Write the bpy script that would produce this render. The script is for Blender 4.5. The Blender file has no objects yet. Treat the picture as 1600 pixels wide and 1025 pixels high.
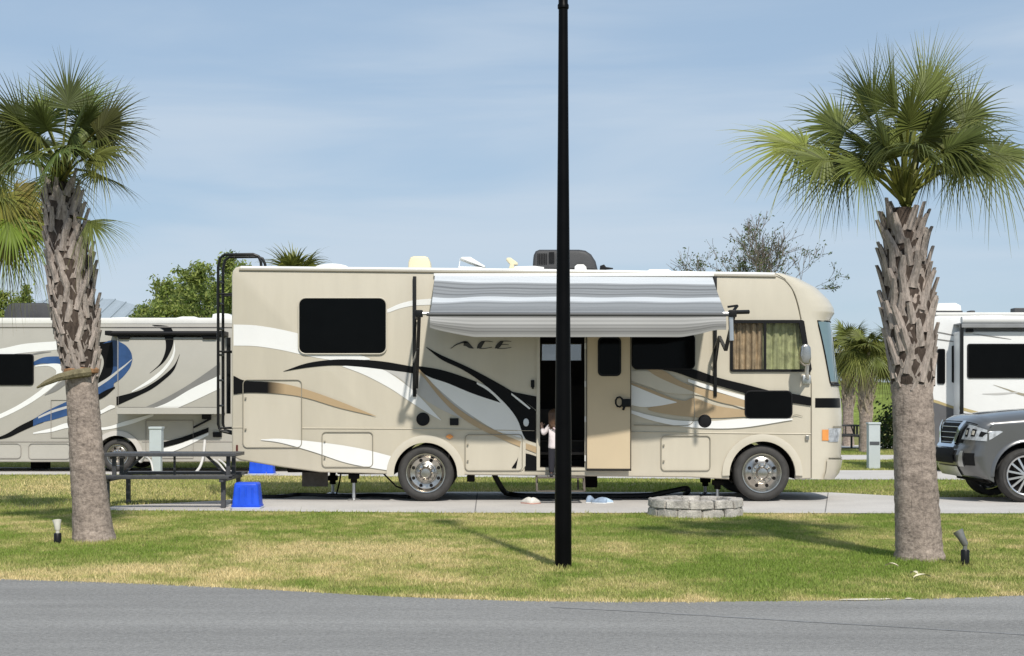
import bpy, bmesh, math, random
import numpy as np
from mathutils import Vector, Matrix
from mathutils.geometry import tessellate_polygon, delaunay_2d_cdt

rnd = random.Random(7)
R = math.radians
F, EYE, HOR, CX = 2496.0, 1.5, 629.0, 800.0      # focal length in photo pixels, eye height, horizon row, centre column
scene = bpy.context.scene
COL = scene.collection


def at(px, py, Y):
    """the point of the place that the photo shows at (px,py), Y metres away"""
    s = F / Y
    return Vector(((px - CX) / s, Y, EYE + (HOR - py) / s))


def gnd(px, py):
    Y = F * EYE / (py - HOR)
    return Vector(((px - CX) * Y / F, Y, 0.0))


def lerp(a, b, t):
    return a + (b - a) * t


def interp(x, pts):
    """piecewise linear: pts sorted [(x, value or tuple)]"""
    if x <= pts[0][0]:
        return pts[0][1]
    for (x0, v0), (x1, v1) in zip(pts, pts[1:]):
        if x <= x1:
            t = (x - x0) / (x1 - x0)
            if isinstance(v0, tuple):
                return tuple(lerp(a, b, t) for a, b in zip(v0, v1))
            return lerp(v0, v1, t)
    return pts[-1][1]


def smooth(pts, n=6, closed=False):
    """Catmull-Rom through the points"""
    P = [Vector(p) for p in pts]
    if len(P) < 3:
        return P
    out = []
    N = len(P)
    rng = range(N if closed else N - 1)
    for i in rng:
        p1, p2 = P[i], P[(i + 1) % N]
        p0 = P[(i - 1) % N] if closed or i > 0 else p1 * 2 - p2
        p3 = P[(i + 2) % N] if closed or i < N - 2 else p2 * 2 - p1
        for k in range(n):
            t = k / n
            out.append(0.5 * ((2 * p1) + (p2 - p0) * t + (2 * p0 - 5 * p1 + 4 * p2 - p3) * t * t + (3 * p1 - p0 - 3 * p2 + p3) * t ** 3))
    if not closed:
        out.append(P[-1])
    return out


def rrect(x0, y0, x1, y1, r, n=5):
    out = []
    for cx, cy, a0 in ((x1 - r, y0 + r, -90), (x1 - r, y1 - r, 0), (x0 + r, y1 - r, 90), (x0 + r, y0 + r, 180)):
        for k in range(n + 1):
            a = R(a0 + 90 * k / n)
            out.append((cx + r * math.cos(a), cy + r * math.sin(a)))
    return out


def circ(cx, cy, r, n=28):
    return [(cx + r * math.cos(2 * math.pi * k / n), cy + r * math.sin(2 * math.pi * k / n)) for k in range(n)]


def inset(poly, d):
    """offset a closed 2D polygon inward by d"""
    n = len(poly)
    A = sum(poly[i][0] * poly[(i + 1) % n][1] - poly[(i + 1) % n][0] * poly[i][1] for i in range(n))
    sg = 1 if A > 0 else -1
    out = []
    for i in range(n):
        p0, p1, p2 = Vector(poly[i - 1]), Vector(poly[i]), Vector(poly[(i + 1) % n])
        e1, e2 = (p1 - p0), (p2 - p1)
        if e1.length < 1e-9 or e2.length < 1e-9:
            out.append(tuple(p1)); continue
        e1.normalize(); e2.normalize()
        n1, n2 = Vector((-e1.y, e1.x)) * sg, Vector((-e2.y, e2.x)) * sg
        b = n1 + n2
        k = b.length_squared
        m = b * (2.0 / k) if k > 0.3 else n1
        out.append(tuple(p1 + m * d))
    return out


def pt_in(x, y, poly):
    r = False
    for i in range(len(poly)):
        x0, y0 = poly[i][0], poly[i][1]
        x1, y1 = poly[i - 1][0], poly[i - 1][1]
        if (y0 > y) != (y1 > y) and x < (x1 - x0) * (y - y0) / (y1 - y0) + x0:
            r = not r
    return r


def fill(loops):
    """triangles of a 2D outline with holes; indices run through the loops in order"""
    if len(loops) == 1:
        return list(loops[0]), tessellate_polygon([[Vector((p[0], p[1], 0)) for p in loops[0]]])
    flat, edges = [], []
    for l in loops:
        o = len(flat)
        flat += [Vector((p[0], p[1])) for p in l]
        edges += [(o + i, o + (i + 1) % len(l)) for i in range(len(l))]
    vs, es, fs, ov, oe, of = delaunay_2d_cdt(flat, edges, [], 0, 1e-6)
    out = []
    for f in fs:
        c = sum((vs[i] for i in f), Vector((0, 0))) / len(f)
        if pt_in(c.x, c.y, loops[0]) and not any(pt_in(c.x, c.y, h) for h in loops[1:]):
            out.append(tuple(f))
    return [(q.x, q.y) for q in vs], out


class MB:
    def __init__(self):
        self.v, self.f, self.m = [], [], []

    def add(self, verts, faces, mi=0):
        o = len(self.v)
        self.v += [tuple(p) for p in verts]
        self.f += [tuple(i + o for i in f) for f in faces]
        self.m += [mi] * len(faces)

    def box(self, x0, x1, y0, y1, z0, z1, mi=0, b=0.0):
        if b <= 0:
            v = [(x, y, z) for x in (x0, x1) for y in (y0, y1) for z in (z0, z1)]
            f = [(0, 1, 3, 2), (4, 6, 7, 5), (0, 4, 5, 1), (2, 3, 7, 6), (0, 2, 6, 4), (1, 5, 7, 3)]
            self.add(v, f, mi)
            return
        bm = bmesh.new()
        bmesh.ops.create_cube(bm, size=1)
        for p in bm.verts:
            p.co = Vector(((x0 + x1) / 2 + p.co.x * (x1 - x0), (y0 + y1) / 2 + p.co.y * (y1 - y0), (z0 + z1) / 2 + p.co.z * (z1 - z0)))
        bmesh.ops.bevel(bm, geom=bm.edges[:], offset=b, segments=2, affect='EDGES', profile=0.6)
        self.bm(bm, mi)

    def bm(self, bm, mi=0):
        bm.verts.index_update()
        self.add([p.co.copy() for p in bm.verts], [[q.index for q in f.verts] for f in bm.faces], mi)
        bm.free()

    def obox(self, c, ax, ay, az, hx, hy, hz, mi=0):
        """oriented box: centre, unit axes, half sizes"""
        v = [c + ax * (sx * hx) + ay * (sy * hy) + az * (sz * hz) for sx in (-1, 1) for sy in (-1, 1) for sz in (-1, 1)]
        f = [(0, 1, 3, 2), (4, 6, 7, 5), (0, 4, 5, 1), (2, 3, 7, 6), (0, 2, 6, 4), (1, 5, 7, 3)]
        self.add(v, f, mi)

    def bar(self, a, b, w, t, up=Vector((0, 0, 1)), mi=0):
        a, b = Vector(a), Vector(b)
        d = b - a
        L = d.length
        d.normalize()
        s = d.cross(up)
        if s.length < 1e-4:
            s = d.cross(Vector((0, 1, 0)))
        s.normalize()
        u = s.cross(d)
        self.obox((a + b) / 2, d, s, u, L / 2, w / 2, t / 2, mi)

    def tube(self, pts, rad, seg=8, mi=0, cap=True):
        P = [Vector(p) for p in pts]
        rs = rad if isinstance(rad, (list, tuple)) else [rad] * len(P)
        T = []
        for i in range(len(P)):
            t = P[min(i + 1, len(P) - 1)] - P[max(i - 1, 0)]
            T.append(t.normalized() if t.length > 1e-9 else Vector((0, 0, 1)))
        ref = Vector((0, 0, 1)) if abs(T[0].z) < 0.9 else Vector((1, 0, 0))
        nrm = T[0].cross(ref).normalized()
        V, Fc = [], []
        for i, p in enumerate(P):
            nrm = (nrm - T[i] * nrm.dot(T[i]))
            nrm = nrm.normalized() if nrm.length > 1e-6 else T[i].orthogonal().normalized()
            bn = T[i].cross(nrm)
            for k in range(seg):
                a = 2 * math.pi * k / seg
                V.append(p + (nrm * math.cos(a) + bn * math.sin(a)) * rs[i])
        for i in range(len(P) - 1):
            for k in range(seg):
                k2 = (k + 1) % seg
                Fc.append((i * seg + k, i * seg + k2, (i + 1) * seg + k2, (i + 1) * seg + k))
        if cap:
            Fc.append(tuple(range(seg))[::-1])
            Fc.append(tuple((len(P) - 1) * seg + k for k in range(seg)))
        self.add(V, Fc, mi)

    def lathe(self, prof, c, axis='y', seg=36, mi=0, closed=False):
        """prof [(radius, along)] turned round an axis through c"""
        V, Fc = [], []
        for r, h in prof:
            for k in range(seg):
                a = 2 * math.pi * k / seg
                ca, sa = r * math.cos(a), r * math.sin(a)
                V.append({'y': (c[0] + ca, c[1] + h, c[2] + sa), 'z': (c[0] + ca, c[1] + sa, c[2] + h), 'x': (c[0] + h, c[1] + ca, c[2] + sa)}[axis])
        n = len(prof)
        for i in range(n if closed else n - 1):
            i2 = (i + 1) % n
            for k in range(seg):
                k2 = (k + 1) % seg
                Fc.append((i * seg + k, i2 * seg + k, i2 * seg + k2, i * seg + k2))
        self.add(V, Fc, mi)

    def prism(self, poly, y0, y1, holes=(), mi=0, mi_side=None, r=0.0, back=True):
        """poly [(x,z)] standing in the XZ plane from y0 (towards the viewer) to y1; r rounds its front edge"""
        ms = mi if mi_side is None else mi_side
        fr = inset(poly, r) if r > 0 else list(poly)
        loops = [fr] + [list(h) for h in holes]
        flat, tri = fill(loops)
        self.add([(p[0], y0, p[1]) for p in flat], tri, mi)
        b = list(poly)
        loops2 = [b] + [list(h) for h in holes]
        flat2, tri2 = fill(loops2)
        if back: self.add([(p[0], y1, p[1]) for p in flat2], tri2, mi)
        rings = []
        if r > 0:
            for k in range(4):
                a = R(90 * k / 3)
                rings.append([(p[0], y0 + r * (1 - math.cos(a)), p[1]) for p in inset(poly, r * (1 - math.sin(a)))])
        else:
            rings.append([(p[0], y0, p[1]) for p in poly])
        rings.append([(p[0], y1, p[1]) for p in poly])
        n = len(poly)
        for a, bb in zip(rings, rings[1:]):
            self.add(a + bb, [(i, (i + 1) % n, n + (i + 1) % n, n + i) for i in range(n)], ms)
        for h in holes:
            n = len(h)
            self.add([(p[0], y0, p[1]) for p in h] + [(p[0], y1, p[1]) for p in h], [(i, (i + 1) % n, n + (i + 1) % n, n + i) for i in range(n)], ms)

    def build(self, name, mats, parent=None, sm=False, local=False, fix=True):
        me = bpy.data.meshes.new(name)
        off = Vector((0, 0, 0))
        if parent is not None and not local:
            p = parent
            while p is not None:
                off += p.location
                p = p.parent
        me.from_pydata([(v[0] - off.x, v[1] - off.y, v[2] - off.z) for v in self.v], [], self.f)
        mats = mats if isinstance(mats, (list, tuple)) else [mats]
        for m in mats:
            me.materials.append(m)
        if len(mats) > 1:
            me.polygons.foreach_set('material_index', self.m)
        if fix:
            bm = bmesh.new(); bm.from_mesh(me)
            bmesh.ops.remove_doubles(bm, verts=bm.verts, dist=1e-5)
            bmesh.ops.recalc_face_normals(bm, faces=bm.faces)
            bm.to_mesh(me); bm.free()
        if sm:
            me.polygons.foreach_set('use_smooth', [True] * len(me.polygons))
            try:
                me.set_sharp_from_angle(angle=R(sm if sm is not True else 40))
            except Exception:
                pass
        o = bpy.data.objects.new(name, me)
        COL.objects.link(o)
        if parent is not None:
            o.parent = parent
        return o


def tag(o, label=None, cat=None, group=None, kind=None):
    if label: o['label'] = label
    if cat: o['category'] = cat
    if group: o['group'] = group
    if kind: o['kind'] = kind
    return o


def thing(name, label, cat, loc, group=None, rz=0.0):
    o = bpy.data.objects.new(name, None)
    o.empty_display_size = 0.2
    COL.objects.link(o)
    o.location = loc
    o.rotation_euler = (0, 0, rz)
    return tag(o, label, cat, group)


def copy_tree(o, parent=None):
    c = o.copy()
    COL.objects.link(c)
    c.parent = parent
    for ch in list(o.children):
        copy_tree(ch, c)
    return c


# ------------------------------------------------------------------ materials
def nodes_of(name):
    m = bpy.data.materials.new(name)
    m.use_nodes = True
    nt = m.node_tree
    return m, nt, nt.nodes['Principled BSDF']


def lnk(nt, a, b):
    nt.links.new(a, b)


def mat(name, col, rough=0.5, metal=0.0, var=0.12, vs=3.0, bump=0.0, bs=60.0, coat=0.0, spec=0.5, stretch=(1, 1, 1), speck=0.0, ss=200.0, rv=0.15):
    m, nt, p = nodes_of(name)
    tc = nt.nodes.new('ShaderNodeTexCoord')
    mp = nt.nodes.new('ShaderNodeMapping')
    mp.inputs['Scale'].default_value = stretch
    lnk(nt, tc.outputs['Object'], mp.inputs['Vector'])
    nz = nt.nodes.new('ShaderNodeTexNoise')
    nz.inputs['Scale'].default_value = vs
    nz.inputs['Detail'].default_value = 6
    nz.inputs['Roughness'].default_value = 0.62
    lnk(nt, mp.outputs[0], nz.inputs['Vector'])
    rp = nt.nodes.new('ShaderNodeValToRGB')
    rp.color_ramp.elements[0].position = 0.3
    rp.color_ramp.elements[1].position = 0.7
    rp.color_ramp.elements[0].color = tuple(c * (1 - var) for c in col) + (1,)
    rp.color_ramp.elements[1].color = tuple(min(1, c * (1 + var)) for c in col) + (1,)
    lnk(nt, nz.outputs['Fac'], rp.inputs['Fac'])
    out = rp.outputs['Color']
    if speck > 0:
        n2 = nt.nodes.new('ShaderNodeTexNoise')
        n2.inputs['Scale'].default_value = ss
        n2.inputs['Detail'].default_value = 3
        lnk(nt, mp.outputs[0], n2.inputs['Vector'])
        mr = nt.nodes.new('ShaderNodeMapRange')
        mr.inputs[1].default_value, mr.inputs[2].default_value = 0.3, 0.7
        mr.inputs[3].default_value, mr.inputs[4].default_value = 1 - speck, 1 + speck
        lnk(nt, n2.outputs['Fac'], mr.inputs[0])
        mx = nt.nodes.new('ShaderNodeVectorMath')
        mx.operation = 'SCALE'
        lnk(nt, out, mx.inputs[0])
        lnk(nt, mr.outputs[0], mx.inputs['Scale'])
        out = mx.outputs[0]
    lnk(nt, out, p.inputs['Base Color'])
    mr = nt.nodes.new('ShaderNodeMapRange')
    mr.inputs[3].default_value, mr.inputs[4].default_value = max(0.02, rough * (1 - rv)), min(1, rough * (1 + rv))
    lnk(nt, nz.outputs['Fac'], mr.inputs[0])
    lnk(nt, mr.outputs[0], p.inputs['Roughness'])
    p.inputs['Metallic'].default_value = metal
    p.inputs['Specular IOR Level'].default_value = spec
    p.inputs['Coat Weight'].default_value = coat
    p.inputs['Coat Roughness'].default_value = 0.06
    if bump > 0:
        nb = nt.nodes.new('ShaderNodeTexNoise')
        nb.inputs['Scale'].default_value = bs
        nb.inputs['Detail'].default_value = 5
        lnk(nt, mp.outputs[0], nb.inputs['Vector'])
        bp = nt.nodes.new('ShaderNodeBump')
        bp.inputs['Strength'].default_value = 1.0
        bp.inputs['Distance'].default_value = bump
        lnk(nt, nb.outputs['Fac'], bp.inputs['Height'])
        lnk(nt, bp.outputs[0], p.inputs['Normal'])
    return m


def attr_mat(name, rough=0.6, spec=0.25, trans=0.0, attr='col', bump=0.0):
    m, nt, p = nodes_of(name)
    a = nt.nodes.new('ShaderNodeAttribute')
    a.attribute_name = attr
    lnk(nt, a.outputs['Color'], p.inputs['Base Color'])
    p.inputs['Roughness'].default_value = rough
    p.inputs['Specular IOR Level'].default_value = spec
    if trans > 0:
        tb = nt.nodes.new('ShaderNodeBsdfTranslucent')
        lnk(nt, a.outputs['Color'], tb.inputs['Color'])
        mx = nt.nodes.new('ShaderNodeMixShader')
        mx.inputs[0].default_value = trans
        lnk(nt, p.outputs[0], mx.inputs[1]); lnk(nt, tb.outputs[0], mx.inputs[2])
        lnk(nt, mx.outputs[0], nt.nodes['Material Output'].inputs[0])
    return m


def glass_mat(name, tint, alpha, rough=0.03):
    """thin pane: mostly see-through with a mirror coat"""
    m, nt, p = nodes_of(name)
    p.inputs['Base Color'].default_value = tint + (1,)
    p.inputs['Roughness'].default_value = rough
    p.inputs['Alpha'].default_value = alpha
    nz = nt.nodes.new('ShaderNodeTexNoise'); nz.inputs['Scale'].default_value = 1.5
    bp = nt.nodes.new('ShaderNodeBump'); bp.inputs['Distance'].default_value = 0.004
    lnk(nt, nz.outputs['Fac'], bp.inputs['Height']); lnk(nt, bp.outputs[0], p.inputs['Normal'])
    return m


BEIGE = mat('beige_gelcoat', (0.545, 0.498, 0.402), 0.32, var=0.045, vs=1.6, stretch=(2.2, 1, .4), coat=0.15, bump=0.0006, bs=9)
BEIGE2 = mat('beige_moulding', (0.5, 0.45, 0.35), 0.35, var=0.04, coat=0.15)
CREAM = mat('cream_fibreglass', (0.555, 0.51, 0.415), 0.3, var=0.04, coat=0.2, bump=0.0005, bs=6)
SEAM = mat('seam_grey', (0.27, 0.245, 0.19), 0.5, var=0.1)
WHITE = mat('white_vinyl', (0.78, 0.78, 0.76), 0.3, var=0.03, vs=2)
BLACKV = mat('black_vinyl', (0.006, 0.006, 0.0065), 0.4, var=0.1, spec=0.12)
TAN = mat('tan_vinyl', (0.42, 0.31, 0.185), 0.35, var=0.05)
SILVER = mat('silver_vinyl', (0.48, 0.47, 0.45), 0.35, var=0.05)
BLACKP = mat('black_plastic', (0.008, 0.008, 0.009), 0.5, var=0.2, spec=0.2)
BLACKM = mat('black_metal', (0.009, 0.0095, 0.01), 0.42, var=0.2, vs=8, spec=0.25)
UNDER = mat('underbody_black', (0.014, 0.013, 0.012), 0.85, var=0.3, spec=0.1)
TINT = mat('tinted_glass', (0.0025, 0.0028, 0.003), 0.06, var=0.2, spec=0.07, rv=0.0, bump=0.002, bs=1.7)
RUBBER = mat('tyre_rubber', (0.055, 0.053, 0.051), 0.75, var=0.2, vs=9, bump=0.002, bs=40, spec=0.25)
CHROME = mat('polished_steel', (0.52, 0.49, 0.45), 0.24, metal=1.0, var=0.12, vs=8)
ALU = mat('aluminium', (0.62, 0.63, 0.64), 0.38, metal=0.9, var=0.08)
ROOFW = mat('white_roof', (0.74, 0.73, 0.69), 0.5, var=0.06)
ACGREY = mat('dark_grey_plastic', (0.045, 0.045, 0.047), 0.6, var=0.2, bump=0.002, bs=30)
VENTCREAM = mat('aged_cream_plastic', (0.72, 0.64, 0.44), 0.5, var=0.05)
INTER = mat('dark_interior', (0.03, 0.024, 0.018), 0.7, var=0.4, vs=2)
INTER2 = mat('brown_interior_trim', (0.07, 0.055, 0.045), 0.5, var=0.3)
DOORB = mat('door_inner_beige', (0.58, 0.47, 0.315), 0.45, var=0.04, vs=1.5)
AMBER = mat('amber_lens', (0.72, 0.29, 0.08), 0.2, var=0.1)
REDLENS = mat('red_lens', (0.09, 0.012, 0.01), 0.2, var=0.1)
CLEAR = mat('lamp_lens', (0.40, 0.42, 0.44), 0.12, var=0.45, vs=14, coat=0.6)
SKIN = mat('skin', (0.55, 0.33, 0.24), 0.5, var=0.06)
JACKET = mat('white_pink_cloth', (0.76, 0.68, 0.68), 0.85, var=0.06, vs=12, bump=0.004, bs=25)
DARKCL = mat('dark_leggings', (0.02, 0.02, 0.028), 0.85, var=0.2)
HAIR = mat('brown_hair', (0.09, 0.045, 0.022), 0.5, var=0.4, vs=30, stretch=(4, 4, .6))
CONC = mat('concrete', (0.53, 0.50, 0.465), 0.85, var=0.1, vs=0.9, speck=0.12, ss=60, bump=0.002, bs=120)
STONE = mat('fire_ring_stone', (0.45, 0.42, 0.38), 0.9, var=0.42, vs=7, speck=0.2, ss=60, bump=0.01, bs=40)
BLUEP = mat('blue_plastic', (0.014, 0.08, 0.62), 0.45, var=0.16, vs=6, spec=0.3)
UTIL = mat('grey_utility_metal', (0.48, 0.53, 0.54), 0.5, var=0.06)
TAUPE = mat('taupe_gelcoat', (0.435, 0.415, 0.37), 0.3, var=0.03, coat=0.15, bump=0.0006, bs=8)
TAUPE2 = mat('taupe_moulding', (0.30, 0.275, 0.245), 0.4, var=0.04)
BLUEV = mat('blue_vinyl', (0.028, 0.075, 0.2), 0.3, var=0.25, vs=3)
GREYV = mat('grey_vinyl', (0.2, 0.195, 0.185), 0.35, var=0.06)
WHITEB = mat('white_gelcoat', (0.74, 0.74, 0.725), 0.3, var=0.025, coat=0.15, bump=0.0006, bs=8)
DKGREY = mat('dark_grey_gelcoat', (0.11, 0.11, 0.115), 0.35, var=0.08)
GOLD = mat('gold_vinyl', (0.42, 0.34, 0.17), 0.35, var=0.06)
PAINT = mat('grey_metallic_paint', (0.142, 0.142, 0.142), 0.3, metal=0.6, var=0.04, vs=2, coat=0.8)
LAMPBLK = mat('black_pole_paint', (0.0022, 0.0022, 0.0024), 0.4, var=0.3, vs=5, spec=0.09)
TABLEM = mat('table_black_coating', (0.055, 0.056, 0.06), 0.5, var=0.2, vs=15)
WHITEPL = mat('white_plastic', (0.76, 0.76, 0.74), 0.45, var=0.05)
SHOEBLUE = mat('grey_blue_fabric', (0.28, 0.36, 0.47), 0.8, var=0.3, vs=20)
SHOEWHITE = mat('white_shoe', (0.72, 0.69, 0.62), 0.8, var=0.15, vs=20)
PINK = mat('pink_rubber', (0.55, 0.28, 0.22), 0.6, var=0.2)
BARK = mat('grey_bark', (0.16, 0.135, 0.115), 0.95, var=0.3, vs=6, bump=0.02, bs=20, stretch=(1, 1, .3))


def trunk_mat(name, col, var, boots=False):
    """fibrous palm trunk: ring scars and vertical cracks"""
    m, nt, p = nodes_of(name)
    tc = nt.nodes.new('ShaderNodeTexCoord')
    def noise(scale, st, det=6):
        mp = nt.nodes.new('ShaderNodeMapping'); mp.inputs['Scale'].default_value = st
        lnk(nt, tc.outputs['Object'], mp.inputs['Vector'])
        n = nt.nodes.new('ShaderNodeTexNoise'); n.inputs['Scale'].default_value = scale; n.inputs['Detail'].default_value = det
        n.inputs['Roughness'].default_value = 0.7
        lnk(nt, mp.outputs[0], n.inputs['Vector'])
        return n
    if boots:
        a = noise(18, (1, 1, .45)); b = noise(70, (1, 1, .15))
    else:
        a = noise(8, (1, 1, 2.0), 9); b = noise(30, (1, 1, 1.1), 5)
    mx = nt.nodes.new('ShaderNodeMix'); mx.data_type = 'FLOAT'
    mx.inputs[0].default_value = 0.5
    lnk(nt, a.outputs['Fac'], mx.inputs[2]); lnk(nt, b.outputs['Fac'], mx.inputs[3])
    rp = nt.nodes.new('ShaderNodeValToRGB')
    e = rp.color_ramp.elements
    e[0].position, e[1].position = 0.36, 0.64
    e[0].color = tuple(c * (1 - var) for c in col) + (1,)
    e[1].color = tuple(c * (1 + var) for c in col) + (1,)
    lnk(nt, mx.outputs[0], rp.inputs['Fac'])
    big = noise(2.6, (1, 1, .8), 4)                                   # weather stains
    cr = noise(26, (1, 1, .1), 4)                                     # vertical cracks
    m1 = nt.nodes.new('ShaderNodeMapRange')
    m1.inputs[1].default_value, m1.inputs[2].default_value, m1.inputs[3].default_value, m1.inputs[4].default_value = .3, .7, .78, 1.2
    lnk(nt, big.outputs['Fac'], m1.inputs[0])
    m2 = nt.nodes.new('ShaderNodeMapRange')
    m2.inputs[1].default_value, m2.inputs[2].default_value, m2.inputs[3].default_value, m2.inputs[4].default_value = .3, .42, .6, 1.0
    lnk(nt, cr.outputs['Fac'], m2.inputs[0])
    mm = nt.nodes.new('ShaderNodeMath'); mm.operation = 'MULTIPLY'
    lnk(nt, m1.outputs[0], mm.inputs[0]); lnk(nt, m2.outputs[0], mm.inputs[1])
    vs_ = nt.nodes.new('ShaderNodeVectorMath'); vs_.operation = 'SCALE'
    lnk(nt, rp.outputs['Color'], vs_.inputs[0]); lnk(nt, mm.outputs[0], vs_.inputs['Scale'])
    lnk(nt, vs_.outputs[0], p.inputs['Base Color'])
    p.inputs['Roughness'].default_value = 0.95
    p.inputs['Specular IOR Level'].default_value = 0.15
    bp = nt.nodes.new('ShaderNodeBump'); bp.inputs['Distance'].default_value = 0.02
    lnk(nt, mx.outputs[0], bp.inputs['Height']); lnk(nt, bp.outputs[0], p.inputs['Normal'])
    return m


TRUNK = trunk_mat('palm_trunk', (0.305, 0.25, 0.212), 0.55)
BOOT = trunk_mat('palm_leaf_base', (0.36, 0.305, 0.265), 0.45, True)
BOOTD = trunk_mat('palm_fibre', (0.075, 0.057, 0.046), 0.5, True)
ORANGE = trunk_mat('fresh_cut_wood', (0.36, 0.2, 0.105), 0.3, True)
FROND = attr_mat('palm_leaf', 0.48, 0.25, 0.2)
LEAF = attr_mat('tree_leaf', 0.5, 0.25, 0.4)
GRASSM = attr_mat('grass_blade', 0.6, 0.2, 0.25)


def colour_attr(o, cols):
    a = o.data.color_attributes.new('col', 'FLOAT_COLOR', 'POINT')
    a.data.foreach_set('color', np.asarray(cols, dtype=np.float32).ravel())
# ------------------------------------------------------------------ camera, light, sky
cam = bpy.data.cameras.new('camera')
camo = bpy.data.objects.new('camera', cam)
COL.objects.link(camo)
camo.location = (0, 0, EYE)
camo.rotation_euler = (R(90), 0, 0)
cam.sensor_width = 36
cam.lens = 36 * F / 1600
cam.shift_y = (HOR - 512.5) / 1600
cam.clip_end = 4000
scene.camera = camo

SUN = Vector((0.34, -1.45, 1.48)).normalized()      # towards the sun
sun = bpy.data.lights.new('sun', 'SUN')
sun.energy = 4.0
sun.angle = R(1.8)
sun.color = (1.0, 0.945, 0.86)
suno = bpy.data.objects.new('sun', sun)
COL.objects.link(suno)
suno.rotation_euler = SUN.to_track_quat('Z', 'Y').to_euler()

w = bpy.data.worlds.new('World')
scene.world = w
w.use_nodes = True
nt = w.node_tree
bg = nt.nodes['Background']
sk = nt.nodes.new('ShaderNodeTexSky')
sk.sky_type = 'NISHITA'
sk.sun_disc = False
sk.sun_elevation = math.asin(SUN.z)
sk.sun_rotation = math.atan2(SUN.x, SUN.y)
sk.air_density = 1.0
sk.dust_density = 0.3
sk.ozone_density = 2.6
# thin cirrus, laid out by direction in the sky
tc = nt.nodes.new('ShaderNodeTexCoord')
mp = nt.nodes.new('ShaderNodeMapping')
mp.inputs['Rotation'].default_value = (0, R(-10), 0)
mp.inputs['Scale'].default_value = (1.6, 1.6, 13.0)
lnk(nt, tc.outputs['Generated'], mp.inputs['Vector'])
cn = nt.nodes.new('ShaderNodeTexNoise')
cn.inputs['Scale'].default_value = 1.25
cn.inputs['Detail'].default_value = 7
cn.inputs['Roughness'].default_value = 0.5
cn.inputs['Distortion'].default_value = 0.5
lnk(nt, mp.outputs[0], cn.inputs['Vector'])
mr = nt.nodes.new('ShaderNodeMapRange')
mr.interpolation_type = 'SMOOTHSTEP'
mr.inputs[1].default_value, mr.inputs[2].default_value = 0.36, 0.68
mr.inputs[3].default_value, mr.inputs[4].default_value = 0.0, 0.72
lnk(nt, cn.outputs['Fac'], mr.inputs[0])
hz = nt.nodes.new('ShaderNodeMix')                  # high thin haze evens out the blue
hz.data_type = 'RGBA'
hz.inputs[0].default_value = 0.72
lnk(nt, sk.outputs[0], hz.inputs[6])
hz.inputs[7].default_value = (3.45, 4.6, 6.0, 1)
mx = nt.nodes.new('ShaderNodeMix')
mx.data_type = 'RGBA'
lnk(nt, mr.outputs[0], mx.inputs[0])
lnk(nt, hz.outputs[2], mx.inputs[6])
mx.inputs[7].default_value = (5.3, 6.1, 7.0, 1)
lnk(nt, mx.outputs[2], bg.inputs['Color'])
bg.inputs['Strength'].default_value = 0.115

scene.view_settings.view_transform = 'Standard'
scene.view_settings.look = 'None'
scene.view_settings.exposure = 0.0
scene.view_settings.gamma = 1
scene.cycles.use_denoising = True
scene.cycles.max_bounces = 8
scene.cycles.transparent_max_bounces = 12

# ------------------------------------------------------------------ ground, road, pads
def vnoise(x, y, seed):
    """smooth 2D value noise 0..1"""
    xi, yi = np.floor(x).astype(np.int64), np.floor(y).astype(np.int64)
    fx, fy = x - xi, y - yi
    fx, fy = fx * fx * (3 - 2 * fx), fy * fy * (3 - 2 * fy)
    def h(a, b):
        n = (a * 374761393 + b * 668265263 + seed * 974634777) & 0x7fffffff
        n = ((n ^ (n >> 13)) * 1274126177) & 0x7fffffff
        n = n ^ (n >> 16)
        return (n & 0xffff) / 65535.0
    return (h(xi, yi) * (1 - fx) + h(xi + 1, yi) * fx) * (1 - fy) + (h(xi, yi + 1) * (1 - fx) + h(xi + 1, yi + 1) * fx) * fy


def fbm(x, y, seed, o=4):
    s, a, t = 0, 0.5, 0
    for k in range(o):
        s = s + a * vnoise(x * 2 ** k, y * 2 ** k, seed + k); t += a; a *= 0.55
    return s / t


def inside(x, y, poly):
    r = np.zeros(x.shape, bool)
    n = len(poly)
    for i in range(n):
        x0, y0 = poly[i][0], poly[i][1]
        x1, y1 = poly[(i + 1) % n][0], poly[(i + 1) % n][1]
        if y0 == y1: continue
        c = ((y0 > y) != (y1 > y)) & (x < (x1 - x0) * (y - y0) / (y1 - y0) + x0)
        r ^= c
    return r


edge_px = [(-700, 868), (-300, 890), (0, 905), (200, 911.5), (400, 921), (600, 932), (800, 939), (1000, 941), (1200, 940), (1400, 937), (1600, 931), (1900, 921), (2400, 898)]
edge = [gnd(*p) for p in smooth([(a, b, 0) for a, b in edge_px], 6) for p in [(p[0], p[1])]]
ROAD = [(p.x, p.y) for p in edge] + [(90, 17), (90, -14), (-90, -14), (-90, 20)]
PAD1 = [tuple(gnd(*p))[:2] for p in ((150, 798.5), (180, 791.5), (342, 783.5), (440, 773), (700, 769.5), (1300, 770.5), (1440, 778), (2600, 779), (2600, 804), (1600, 803.5), (700, 802.5), (340, 799.5))]
PAD2 = [tuple(gnd(*p))[:2] for p in ((-500, 742), (200, 742.5), (700, 746), (1200, 750), (2400, 751), (2400, 735.5), (1200, 735.5), (-500, 729))]
PAD3 = [tuple(gnd(*p))[:2] for p in ((900, 719), (2300, 719), (2300, 711.5), (900, 711.5))]
PAD4 = [tuple(gnd(*p))[:2] for p in ((900, 700), (2300, 700), (2300, 696), (900, 696))]


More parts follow.
